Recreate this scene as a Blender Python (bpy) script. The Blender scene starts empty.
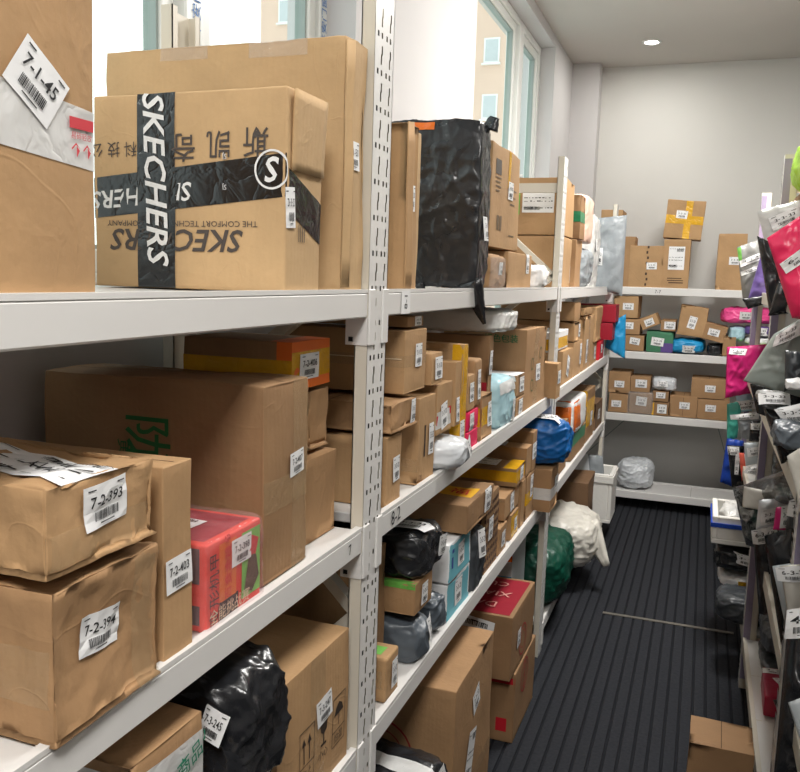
import bpy, bmesh, math, random
from mathutils import Vector, Matrix, noise
C = bpy.context.scene.collection
rnd = random.Random(7)

# ------------------------------------------------------------------ materials
MATS = {}
def new_mat(name):
    m = bpy.data.materials.new(name); m.use_nodes = True
    nt = m.node_tree; nt.nodes.clear()
    return m, nt, nt.nodes.new, nt.links.new
def lin(c):
    return tuple(((v / 255) / 12.92 if v / 255 <= .04045 else ((v / 255 + .055) / 1.055) ** 2.4) for v in c) + (1,)
def paper(name, rgb, rough=.8, bump=.25, var=.10, corr=False, scale=9, spec=.3):
    """matte fibrous or painted surface with slight tone variation"""
    if name in MATS: return MATS[name]
    m, nt, N, L = new_mat(name); out = N('ShaderNodeOutputMaterial'); b = N('ShaderNodeBsdfPrincipled'); L(b.outputs[0], out.inputs[0])
    b.inputs['Roughness'].default_value = rough; b.inputs['Specular IOR Level'].default_value = spec
    tc = N('ShaderNodeTexCoord'); n1 = N('ShaderNodeTexNoise'); n1.inputs['Scale'].default_value = scale; n1.inputs['Detail'].default_value = 6
    L(tc.outputs['Object'], n1.inputs['Vector'])
    r = N('ShaderNodeValToRGB'); c = lin(rgb)
    r.color_ramp.elements[0].position = .3; r.color_ramp.elements[1].position = .7
    r.color_ramp.elements[0].color = tuple(v * (1 - var) for v in c[:3]) + (1,)
    r.color_ramp.elements[1].color = tuple(min(1, v * (1 + var)) for v in c[:3]) + (1,)
    L(n1.outputs[0], r.inputs[0]); L(r.outputs[0], b.inputs['Base Color'])
    n2 = N('ShaderNodeTexNoise'); n2.inputs['Scale'].default_value = 60; n2.inputs['Detail'].default_value = 4
    L(tc.outputs['Object'], n2.inputs['Vector'])
    bp = N('ShaderNodeBump'); bp.inputs['Strength'].default_value = bump; bp.inputs['Distance'].default_value = .002
    h = n2.outputs[0]
    if corr:
        w = N('ShaderNodeTexWave'); w.bands_direction = 'X'; w.inputs['Scale'].default_value = 42; w.inputs['Distortion'].default_value = .4
        mp = N('ShaderNodeMapping'); mp.inputs['Rotation'].default_value = (0, 0, .785); L(tc.outputs['Object'], mp.inputs['Vector']); L(mp.outputs[0], w.inputs['Vector'])
        mx = N('ShaderNodeMath'); mx.operation = 'MULTIPLY_ADD'; mx.inputs[1].default_value = .10; L(w.outputs['Fac'], mx.inputs[0]); L(h, mx.inputs[2]); h = mx.outputs[0]
        bp.inputs['Distance'].default_value = .004; prev = h
        for sc_, dis, k_ in ((3.2, .5, .55), (8, .9, .40)):
            n3 = N('ShaderNodeTexNoise'); n3.inputs['Scale'].default_value = sc_; n3.inputs['Detail'].default_value = 1; n3.inputs['Distortion'].default_value = dis; L(tc.outputs['Object'], n3.inputs['Vector'])
            a1 = N('ShaderNodeMath'); a1.operation = 'SUBTRACT'; a1.inputs[1].default_value = .5; L(n3.outputs[0], a1.inputs[0])
            a2 = N('ShaderNodeMath'); a2.operation = 'ABSOLUTE'; L(a1.outputs[0], a2.inputs[0])
            a3 = N('ShaderNodeMapRange'); a3.inputs['From Min'].default_value = 0; a3.inputs['From Max'].default_value = .018; a3.inputs['To Min'].default_value = k_ * .5; a3.inputs['To Max'].default_value = 0; L(a2.outputs[0], a3.inputs[0])
            ad = N('ShaderNodeMath'); L(a3.outputs[0], ad.inputs[0]); L(prev, ad.inputs[1]); prev = ad.outputs[0]
        h = prev
    L(h, bp.inputs['Height']); L(bp.outputs[0], b.inputs['Normal'])
    MATS[name] = m; return m
def film(name, rgb, rough=.35, bump=.6, alpha=1.0, scale=14, spec=.5, coat=0, metal=0, var=.08):
    """plastic film; alpha < 1 lets the thing under it show through"""
    if name in MATS: return MATS[name]
    m, nt, N, L = new_mat(name); out = N('ShaderNodeOutputMaterial'); b = N('ShaderNodeBsdfPrincipled')
    b.inputs['Roughness'].default_value = rough; b.inputs['Specular IOR Level'].default_value = spec; b.inputs['Metallic'].default_value = metal
    b.inputs['Coat Weight'].default_value = coat; b.inputs['Coat Roughness'].default_value = .15
    tc = N('ShaderNodeTexCoord'); n1 = N('ShaderNodeTexNoise'); n1.inputs['Scale'].default_value = scale; n1.inputs['Detail'].default_value = 3; n1.inputs['Distortion'].default_value = .5
    L(tc.outputs['Object'], n1.inputs['Vector'])
    c = lin(rgb); r = N('ShaderNodeValToRGB'); r.color_ramp.elements[0].position = .35; r.color_ramp.elements[1].position = .65
    r.color_ramp.elements[0].color = tuple(v * (1 - var) for v in c[:3]) + (1,); r.color_ramp.elements[1].color = tuple(min(1, v * (1 + var)) for v in c[:3]) + (1,)
    L(n1.outputs[0], r.inputs[0]); L(r.outputs[0], b.inputs['Base Color'])
    bp = N('ShaderNodeBump'); bp.inputs['Strength'].default_value = bump; bp.inputs['Distance'].default_value = .01
    a1 = N('ShaderNodeMath'); a1.operation = 'SUBTRACT'; a1.inputs[1].default_value = .5; L(n1.outputs[0], a1.inputs[0])
    a2 = N('ShaderNodeMath'); a2.operation = 'ABSOLUTE'; L(a1.outputs[0], a2.inputs[0])
    a3 = N('ShaderNodeMath'); a3.operation = 'POWER'; a3.inputs[1].default_value = .6; L(a2.outputs[0], a3.inputs[0])
    L(a3.outputs[0], bp.inputs['Height']); L(bp.outputs[0], b.inputs['Normal'])
    if alpha < 1:
        t = N('ShaderNodeBsdfTransparent'); mx = N('ShaderNodeMixShader'); mx.inputs[0].default_value = alpha
        L(t.outputs[0], mx.inputs[1]); L(b.outputs[0], mx.inputs[2]); L(mx.outputs[0], out.inputs[0])
    else: L(b.outputs[0], out.inputs[0])
    MATS[name] = m; return m
def flat(name, rgb, rough=.6, emit=0):
    if name in MATS: return MATS[name]
    m, nt, N, L = new_mat(name); out = N('ShaderNodeOutputMaterial'); b = N('ShaderNodeBsdfPrincipled'); L(b.outputs[0], out.inputs[0])
    tc = N('ShaderNodeTexCoord'); n1 = N('ShaderNodeTexNoise'); n1.inputs['Scale'].default_value = 25; L(tc.outputs['Object'], n1.inputs['Vector'])
    mx = N('ShaderNodeMix'); mx.data_type = 'RGBA'; c = lin(rgb)
    mx.inputs['A'].default_value = tuple(v * .96 for v in c[:3]) + (1,); mx.inputs['B'].default_value = c
    L(n1.outputs[0], mx.inputs['Factor']); L(mx.outputs['Result'], b.inputs['Base Color']); b.inputs['Roughness'].default_value = rough
    if emit: b.inputs['Emission Color'].default_value = c; b.inputs['Emission Strength'].default_value = emit
    MATS[name] = m; return m
KR = {'k1': (194, 160, 120), 'k2': (180, 144, 104), 'k3': (168, 132, 95), 'k4': (150, 117, 84), 'k5': (118, 90, 66), 'k6': (194, 162, 121)}
FC = {'black': (34, 35, 38), 'slate': (84, 92, 100), 'grey': (146, 152, 156), 'ltgrey': (196, 204, 208), 'silver': (214, 218, 222), 'white': (236, 236, 236),
      'blue': (22, 98, 168), 'sky': (38, 150, 205), 'royal': (34, 74, 178), 'filmgrey': (134, 134, 131), 'sackgreen': (14, 72, 56), 'green': (18, 92, 70), 'teal': (70, 168, 150), 'lime': (176, 224, 50), 'hotpink': (226, 44, 92),
      'magenta': (208, 34, 118), 'pink': (240, 82, 150), 'purple': (98, 78, 140), 'lilac': (160, 140, 200), 'red': (190, 30, 44), 'crimson': (170, 24, 62), 'orange': (226, 110, 40),
      'toyred': (226, 62, 48), 'paleblue': (176, 214, 224), 'aqua': (110, 176, 190), 'yellow': (226, 172, 40), 'coral': (240, 110, 90), 'darkred': (150, 26, 44), 'sage': (158, 168, 162),
      'clear': (215, 215, 212), 'offwhite': (212, 208, 198), 'navy': (36, 42, 60), 'brownbag': (120, 84, 56), 'greenbox': (72, 128, 96), 'peach': (226, 190, 170), 'darkgrey': (62, 66, 70), 'lgreen': (120, 190, 90)}
def mat(t):
    if t in KR: return paper('cardboard_' + t, KR[t], .78, .3, .09, True)
    if t in FC:
        gl = dict(black=(.25, .6), slate=(.38, .55), silver=(.3, .6), clear=(.25, .5), hotpink=(.28, .45)).get(t, (.38, .5))
        return film('plastic_' + t, FC[t], gl[0], .32, 1, 9, gl[1])
    if t.startswith('p_'): return paper('card_' + t[2:], FC[t[2:]], .6, .15, .05)
    if t.startswith('t_'):
        tt = {'clear': ((206, 180, 140), .22, .12), 'yellow': ((232, 176, 30), .88, .25), 'green': ((20, 128, 84), .9, .3), 'red': ((196, 30, 40), .95, .3), 'black': ((24, 24, 27), 1, .25),
              'white': ((226, 226, 224), .85, .3), 'orange': ((232, 116, 36), .9, .25), 'wrap': ((228, 226, 224), .20, .10), 'pinkwrap': ((240, 190, 190), .16, .10), 'lgreen': ((110, 180, 80), .9, .3)}[t[2:]]
        return film('tape_' + t[2:], tt[0], tt[2], .35, tt[1], 22, .6)
    raise KeyError(t)
def ink(rgb): return flat('ink_%d_%d_%d' % rgb, rgb, .7)

# ------------------------------------------------------------------ objects
def tag(o, label=None, cat=None, group=None, kind=None):
    if label: o['label'] = label
    if cat: o['category'] = cat
    if group: o['group'] = group
    if kind: o['kind'] = kind
    return o
def root(name, label, cat, loc=(0, 0, 0), rot=(0, 0, 0), group=None):
    o = bpy.data.objects.new(name, None); o.empty_display_size = .05; C.objects.link(o); o.location = loc; o.rotation_euler = rot
    return tag(o, label, cat, group)
def mesh_obj(name, verts, faces, mats, parent=None, midx=None, smooth=False):
    me = bpy.data.meshes.new(name); me.from_pydata([tuple(v) for v in verts], [], faces)
    for m in (mats if isinstance(mats, (list, tuple)) else [mats]): me.materials.append(m)
    if midx: me.polygons.foreach_set('material_index', midx)
    if smooth: me.polygons.foreach_set('use_smooth', [True] * len(me.polygons))
    me.update(); o = bpy.data.objects.new(name, me); C.objects.link(o)
    if parent: o.parent = parent
    return o
class MB:
    def __init__(s): s.v = []; s.f = []; s.m = []
    def quad(s, a, b, c, d, m=0):
        i = len(s.v); s.v += [a, b, c, d]; s.f.append((i, i + 1, i + 2, i + 3)); s.m.append(m)
    def box(s, x0, x1, y0, y1, z0, z1, m=0, bev=0):
        if bev and min(x1 - x0, y1 - y0, z1 - z0) > 2.2 * bev:
            b = bev; i = len(s.v)
            for (X, sx) in ((x0, 1), (x1, -1)):
                for (Y, sy) in ((y0, 1), (y1, -1)):
                    for (Z, sz) in ((z0, 1), (z1, -1)):
                        s.v += [(X, Y + sy * b, Z + sz * b), (X + sx * b, Y, Z + sz * b), (X + sx * b, Y + sy * b, Z)]
            def V(a, c, d, k): return i + ((a * 2 + c) * 2 + d) * 3 + k
            F = []
            for a in (0, 1): F.append([V(a, 0, 0, 0), V(a, 0, 1, 0), V(a, 1, 1, 0), V(a, 1, 0, 0)])
            for c in (0, 1): F.append([V(0, c, 0, 1), V(1, c, 0, 1), V(1, c, 1, 1), V(0, c, 1, 1)])
            for d in (0, 1): F.append([V(0, 0, d, 2), V(0, 1, d, 2), V(1, 1, d, 2), V(1, 0, d, 2)])
            for a in (0, 1):
                for c in (0, 1): F.append([V(a, c, 0, 0), V(a, c, 0, 1), V(a, c, 1, 1), V(a, c, 1, 0)])
                for d in (0, 1): F.append([V(a, 0, d, 0), V(a, 0, d, 2), V(a, 1, d, 2), V(a, 1, d, 0)])
            for c in (0, 1):
                for d in (0, 1): F.append([V(0, c, d, 1), V(0, c, d, 2), V(1, c, d, 2), V(1, c, d, 1)])
            for a in (0, 1):
                for c in (0, 1):
                    for d in (0, 1): F.append([V(a, c, d, 0), V(a, c, d, 1), V(a, c, d, 2)])
            s.f += [tuple(q) for q in F]; s.m += [m] * len(F)
            return s
        i = len(s.v)
        s.v += [(x, y, z) for x in (x0, x1) for y in (y0, y1) for z in (z0, z1)]
        for q in ((0, 1, 3, 2), (4, 6, 7, 5), (0, 4, 5, 1), (2, 3, 7, 6), (0, 2, 6, 4), (1, 5, 7, 3)):
            s.f.append(tuple(i + k for k in q)); s.m.append(m)
        return s
    def bar(s, p, q, w, h, up=(0, 0, 1), m=0):
        p, q = Vector(p), Vector(q); d = (q - p).normalized(); a = d.cross(Vector(up)).normalized(); b = a.cross(d); i = len(s.v)
        for e in (p, q):
            for u, v in ((-1, -1), (1, -1), (1, 1), (-1, 1)): s.v.append(tuple(e + a * u * w / 2 + b * v * h / 2))
        for f in ((0, 1, 2, 3), (7, 6, 5, 4), (0, 4, 5, 1), (1, 5, 6, 2), (2, 6, 7, 3), (3, 7, 4, 0)): s.f.append(tuple(i + k for k in f)); s.m.append(m)
        return s
    def build(s, name, mats, parent=None, smooth=False):
        o = mesh_obj(name, s.v, s.f, mats, parent, s.m, smooth)
        bm = bmesh.new(); bm.from_mesh(o.data); bmesh.ops.recalc_face_normals(bm, faces=bm.faces); bm.to_mesh(o.data); bm.free()
        return o
_tx = {}
def text2d(s, bold=0.0, shear=0.0):
    """2D triangles of a string, centred, cap height about 0.7 per unit"""
    k = (s, bold, shear)
    if k in _tx: return _tx[k]
    cu = bpy.data.curves.new('t', 'FONT'); cu.body = s; cu.resolution_u = 2; cu.align_x = 'CENTER'; cu.align_y = 'CENTER'; cu.offset = bold; cu.shear = shear
    o = bpy.data.objects.new('t', cu); C.objects.link(o); bpy.context.view_layer.update()
    dg = bpy.context.evaluated_depsgraph_get(); e = o.evaluated_get(dg); me = e.to_mesh()
    v = [(p.co.x, p.co.y) for p in me.vertices]; f = [tuple(p.vertices) for p in me.polygons]; e.to_mesh_clear()
    bpy.data.objects.remove(o); bpy.data.curves.remove(cu)
    if v:
        cx = (min(a for a, b in v) + max(a for a, b in v)) / 2; cyy = (min(b for a, b in v) + max(b for a, b in v)) / 2
        v = [(a - cx, b - cyy) for a, b in v]
    _tx[k] = (v, f); return _tx[k]

# ------------------------------------------------------------------ flat art in 2D: (verts2d, faces, material index)
class Art:
    def __init__(s): s.v = []; s.f = []; s.m = []; s.l = []
    def rect(s, x0, y0, x1, y1, m, layer=1, n=1, k=1):
        i = len(s.v)
        for b in range(k + 1):
            for a in range(n + 1): s.v.append((x0 + (x1 - x0) * a / n, y0 + (y1 - y0) * b / k)); s.l.append(layer)
        for b in range(k):
            for a in range(n):
                j = i + b * (n + 1) + a; s.f.append((j, j + 1, j + n + 2, j + n + 1)); s.m.append(m)
    def poly(s, pts, m, layer=1):
        i = len(s.v); s.v += pts; s.l += [layer] * len(pts); s.f.append(tuple(range(i, i + len(pts)))); s.m.append(m)
    def text(s, t, cx, cy, size, m, layer=1, rot=0, wide=None, bold=0.0, shear=0.0, sx=1.0):
        v, f = text2d(t, bold, shear)
        if not v: return
        w = max(a for a, b in v) - min(a for a, b in v)
        k = size if wide is None else wide / w
        c, d = math.cos(rot), math.sin(rot); i = len(s.v)
        ky = size if wide is not None and size else k
        for a, b in v:
            a *= k * sx; b *= ky; s.v.append((cx + a * c - b * d, cy + a * d + b * c)); s.l.append(layer)
        for q in f: s.f.append(tuple(i + j for j in q)); s.m.append(m)
    def ring(s, cx, cy, r0, r1, m, n=28, layer=1):
        for k in range(n):
            a, b = 2 * math.pi * k / n, 2 * math.pi * (k + 1) / n
            s.poly([(cx + r0 * math.cos(a), cy + r0 * math.sin(a)), (cx + r1 * math.cos(a), cy + r1 * math.sin(a)), (cx + r1 * math.cos(b), cy + r1 * math.sin(b)), (cx + r0 * math.cos(b), cy + r0 * math.sin(b))], m, layer)
def label_art(w, h, text=None, kind='shelf', seed=0):
    """printed sticker: white paper, number, barcode; material 0 = paper, 1 = ink"""
    A = Art(); r = random.Random(seed); n = max(2, min(6, int(w / .012)))
    A.rect(-w / 2, -h / 2, w / 2, h / 2, 0, 0, n, n)
    if kind == 'ship':                              # courier waybill: lines of print and two barcodes
        rows = 7
        for k in range(rows):
            y = h / 2 - h * (k + .9) / (rows + 1.2); x = -w * .45
            if k in (1, 2, 5): continue
            while x < w * .42:
                l = r.uniform(.03, .12) * w; A.rect(x, y, min(x + l, w * .45), y + h * r.choice((.015, .025, .035)), 1); x += l + w * r.uniform(.015, .08)
        for (bx, by, bw, bh) in ((.0, .5, .42, .13), (-.44, -.18, .5, .12)):
            x = bx * w
            while x < (bx + bw) * w:
                l = r.choice((.006, .01, .016)) * w; A.rect(x, by * h - h * .22, x + l, by * h - h * .22 + bh * h, 1); x += l + r.choice((.006, .012)) * w
        return A
    ty = h * .12
    if text: A.text(text, 0, ty, h * .36, 1, 1, 0, wide=w * .74, bold=.008)
    else:
        x = -w * .34
        for k in range(6):
            if k in (1, 3): A.rect(x, ty - h * .015, x + w * .06, ty + h * .02, 1)
            else:
                A.rect(x, ty - h * .09, x + w * .085, ty - h * .06, 1); A.rect(x + w * .05, ty - h * .07, x + w * .085, ty + h * .1, 1); A.rect(x, ty + h * .07, x + w * .07, ty + h * .1, 1)
            x += w * .118
    x = -w * .28
    while x < w * .28:
        l = r.choice((.008, .014, .022)) * w; A.rect(x, -h * .33, x + l, -h * .12, 1); x += l + r.choice((.008, .015)) * w
    A.rect(-w * .16, -h * .41, w * .18, -h * .385, 1); A.rect(-w * .42, h * .38, -w * .26, h * .41, 1); A.rect(w * .26, h * .38, w * .42, h * .41, 1)
    return A
def put_art(A, name, place, mats, parent, lift=.0012, rot=0, cx=0, cy=0):
    """place(a, b, off) maps the flat art onto the carrying surface"""
    c, s = math.cos(rot), math.sin(rot)
    vs = [place(cx + a * c - b * s, cy + a * s + b * c, lift * (1 + .45 * l)) for (a, b), l in zip(A.v, A.l)]
    return mesh_obj(name, vs, A.f, mats, parent, A.m)

# ------------------------------------------------------------------ cartons
FR = {'+x': (Vector((0, 1, 0)), Vector((0, 0, 1)), Vector((1, 0, 0))), '-x': (Vector((0, -1, 0)), Vector((0, 0, 1)), Vector((-1, 0, 0))),
      '-y': (Vector((1, 0, 0)), Vector((0, 0, 1)), Vector((0, -1, 0))), '+y': (Vector((-1, 0, 0)), Vector((0, 0, 1)), Vector((0, 1, 0))),
      '+z': (Vector((1, 0, 0)), Vector((0, 1, 0)), Vector((0, 0, 1))), '-z': (Vector((1, 0, 0)), Vector((0, -1, 0)), Vector((0, 0, -1)))}
class Surf:
    def __init__(s, h, r, amp, crease, seed): s.h = Vector(h); s.r = min(r, min(h) * .95); s.a = amp; s.c = crease; s.o = Vector((seed * 3.17, seed * 1.31, seed * 7.7)); s.seed = seed
    def __call__(s, p, off=0):
        h, r = s.h, s.r; q = Vector([max(-(h[i] - r), min(h[i] - r, p[i])) for i in range(3)]); d = Vector(p) - q
        n = d.normalized() if d.length > 1e-7 else Vector((0, 0, 1))
        t = q + n * r
        w = s.a * (noise.noise(t * 7 + s.o) - .6)
        if s.c: w -= s.c * abs(noise.noise(Vector((t.x * 16, t.y * 16, t.z * 9)) + s.o)) + s.c * .7 * abs(noise.noise(t * 34 + s.o))
        # cardboard panels bow a little and lids sag
        e = 1
        for i in range(3): e *= (1 - min(1, abs(t[i]) / h[i]) ** 2) if abs(n[i]) < .5 else 1
        w += s.a * .9 * e * noise.noise(s.o)
        if p[2] < -h[2] + 1e-4 and n.z < -.5: w = min(w, 0) * .2
        return t + n * (w + off)
def grid_axis(h, r, cell):
    inner = h - r; n = max(2, int(math.ceil(2 * inner / cell)))
    return [-h, -h + r * .35, -h + r * .7] + [-inner + 2 * inner * k / n for k in range(n + 1)] + [h - r * .7, h - r * .35, h]
def carton(d):
    x0, x1, y0, y1, z0, z1 = d['b']; hx, hy, hz = (x1 - x0) / 2, (y1 - y0) / 2, (z1 - z0) / 2
    seed = d['i'] + 1; rot = math.radians(d.get('rot', 1.1 * math.sin(seed * 12.9))); tilt = d.get('tilt', (0, 0))
    R = root(d['n'], d['L'], d['c'], ((x0 + x1) / 2, (y0 + y1) / 2, z0), (math.radians(tilt[0]), math.radians(tilt[1]), rot), d.get('g'))
    S0 = Surf((hx, hy, hz), d.get('r', .004), d.get('amp', .0035), d.get('crease', .0012), seed)
    up = Vector((0, 0, hz)); sk = d.get('skew', 0)
    def S(p, off=0):
        v = S0(p, off)
        if sk: v = v + Vector((sk * (v.z + hz), 0, 0))
        return v + up
    cell = d.get('cell', .02 if d.get('crease', 0) == 0 else .011)
    cell = max(cell, max(hx, hy, hz) * 2 / 44)
    ax = [grid_axis(v, S0.r, cell) for v in (hx, hy, hz)]
    vs = []; fs = []; key = {}; m = []
    def vid(p):
        k = tuple(round(c, 5) for c in p)
        if k not in key: key[k] = len(vs); vs.append(S(Vector(p)))
        return key[k]
    for a in range(3):
        b, c = (a + 1) % 3, (a + 2) % 3
        for sgn in (-1, 1):
            for i in range(len(ax[b]) - 1):
                for j in range(len(ax[c]) - 1):
                    q = []
                    for (u, v) in ((i, j), (i + 1, j), (i + 1, j + 1), (i, j + 1)):
                        p = [0, 0, 0]; p[a] = sgn * (hx, hy, hz)[a]; p[b] = ax[b][u]; p[c] = ax[c][v]; q.append(vid(p))
                    if sgn < 0: q.reverse()
                    fs.append(tuple(q))
    mesh_obj('body', vs, fs, mat(d['t']), R, smooth=True)
    H = (hx, hy, hz)
    def place(face, u, v):
        Ru, Uv, N = FR[face]
        hu = abs(Ru.dot(Vector(H))); hv = abs(Uv.dot(Vector(H))); hn = abs(N.dot(Vector(H)))
        c = Ru * hu * (2 * u - 1) + Uv * hv * (2 * v - 1) + N * hn
        return (lambda a, b, off: S(c + Ru * a + Uv * b, off)), hu, hv
    def patch(P, m, face, u0, u1, v0, v1, off, nn=6, skewv=0):
        pl, hu, hv = place(face, .5, .5); i = len(P.v)
        nu = max(1, min(24, int(abs(u1 - u0) * 2 * hu / .015))); nv = max(1, min(24, int(abs(v1 - v0) * 2 * hv / .015)))
        for b in range(nv + 1):
            for a in range(nu + 1):
                u = u0 + (u1 - u0) * a / nu; v = v0 + (v1 - v0) * b / nv + skewv * (u - .5)
                P.v.append(tuple(pl((2 * u - 1) * hu, (2 * v - 1) * hv, off)))
        for b in range(nv):
            for a in range(nu): j = i + b * (nu + 1) + a; P.f.append((j, j + 1, j + nu + 2, j + nu + 1)); P.m.append(m)
    # flap seam on the lid and short seam lines on the ends, a dark slit between two panels
    if d.get('seam', 1):
        P = MB(); g = .0009
        if d.get('seam', 1) == 1:
            patch(P, 0, '+z', .5 - g / hx / 2, .5 + g / hx / 2, .02, .98, .0004)
        else:
            patch(P, 0, '+z', .02, .98, .5 - g / hy / 2, .5 + g / hy / 2, .0004)
        P.build('flap_seam', paper('cardboard_slit', (70, 50, 34), .9, 0, .05), R)
    for k, tp in enumerate(d.get('tapes', [])):
        P = MB()
        for pc in tp[1:]: patch(P, 0, *pc[:5], .0009 + .0004 * k, skewv=(pc[5] if len(pc) > 5 else 0))
        mesh_obj('tape', P.v, P.f, mat('t_' + tp[0]), R, smooth=True)
    for pr in d.get('panels', []):                   # printed colour areas of the box itself
        P = MB(); patch(P, 0, *pr[1:6], .0007)
        mesh_obj('printed_panel', P.v, P.f, mat(pr[0]), R, smooth=True)
    for k, lb in enumerate(d.get('labs', [])):
        face, u, v, w, h, txt, lr, kd = (list(lb) + [None, 0, 'shelf'][len(lb) - 5:])[:8]
        pl, hu, hv = place(face, u, v)
        put_art(label_art(w, h, txt, kd, seed * 7 + k), 'sticker' if kd == 'shelf' else 'waybill', pl, [paper('label_paper', (240, 240, 240), .55, 0, .02), ink((28, 28, 30))], R, .0022, math.radians(lr))
    for pr in d.get('prints', []):                   # printed writing / marks: (face,u,v,[(kind,...)],rgb,rot)
        face, u, v, items, rgb, lr = pr[:6]; pl, hu, hv = place(face, u, v); A = Art()
        for it in items:
            if it[0] == 'T': A.text(it[1], it[2], it[3], it[4], 0, 0, math.radians(it[5]) if len(it) > 5 else 0, bold=it[6] if len(it) > 6 else 0, shear=it[7] if len(it) > 7 else 0, sx=it[8] if len(it) > 8 else 1)
            elif it[0] == 'R': A.rect(it[1], it[2], it[3], it[4], 0, 0)
            elif it[0] == 'O': A.ring(it[1], it[2], it[3], it[4], 0, 28, 0)
            elif it[0] == 'P': A.poly(list(it[1]), 0, 0)
        put_art(A, 'printing', pl, [ink(rgb)], R, (pr[6] if len(pr) > 6 else .0013), math.radians(lr))
    for fl in d.get('flaps', []):                    # raised loose flap: (face,u0,u1,v0,v1,lift)
        pl, hu, hv = place(fl[0], .5, .5); P = MB(); n = 8; i = 0
        for side in (0, .003):
            for b in range(n + 1):
                for a in range(n + 1):
                    u = fl[1] + (fl[2] - fl[1]) * a / n; v = fl[3] + (fl[4] - fl[3]) * b / n
                    t = b / n if fl[5] > 0 else a / n
                    P.v.append(tuple(pl((2 * u - 1) * hu, (2 * v - 1) * hv, .001 + side + abs(fl[5]) * t ** 1.5)))
        for s_ in (0, 1):
            for b in range(n):
                for a in range(n): j = s_ * (n + 1) ** 2 + b * (n + 1) + a; P.f.append((j, j + 1, j + n + 2, j + n + 1)); P.m.append(0)
        k2 = (n + 1) ** 2
        for a in range(n):
            for (p, q) in ((a, a + 1), (n * (n + 1) + a, n * (n + 1) + a + 1), (a * (n + 1), (a + 1) * (n + 1)), (a * (n + 1) + n, (a + 1) * (n + 1) + n)): P.f.append((p, q, q + k2, p + k2)); P.m.append(0)
        P.build('loose_flap', mat(d['t']), R, True)
    if d.get('wrap'):                                # cling film or poly sleeve around the box
        S1 = Surf((hx + .003, hy + .003, hz + .002), .012, .002, .006, seed + 5); key.clear(); vs2 = []; fs2 = []
        ax2 = [grid_axis(v + .003, .012, .012) for v in (hx, hy, hz)]; hh = (hx + .003, hy + .003, hz + .002); ax2[2] = grid_axis(hz + .002, .012, .012)
        def vid2(p):
            k = tuple(round(c, 5) for c in p)
            if k not in key: key[k] = len(vs2); vs2.append(S1(Vector(p), .0065) + up + Vector((0, 0, .001)))
            return key[k]
        for a in range(3):
            b, c = (a + 1) % 3, (a + 2) % 3
            for sgn in (-1, 1):
                for i in range(len(ax2[b]) - 1):
                    for j in range(len(ax2[c]) - 1):
                        q = []
                        for (u, v) in ((i, j), (i + 1, j), (i + 1, j + 1), (i, j + 1)):
                            p = [0, 0, 0]; p[a] = sgn * hh[a]; p[b] = ax2[b][u]; p[c] = ax2[c][v]; q.append(vid2(p))
                        if sgn < 0: q.reverse()
                        fs2.append(tuple(q))
        mesh_obj('plastic_wrap', vs2, fs2, mat('t_' + d['wrap']), R, smooth=True)
    return R

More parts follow.
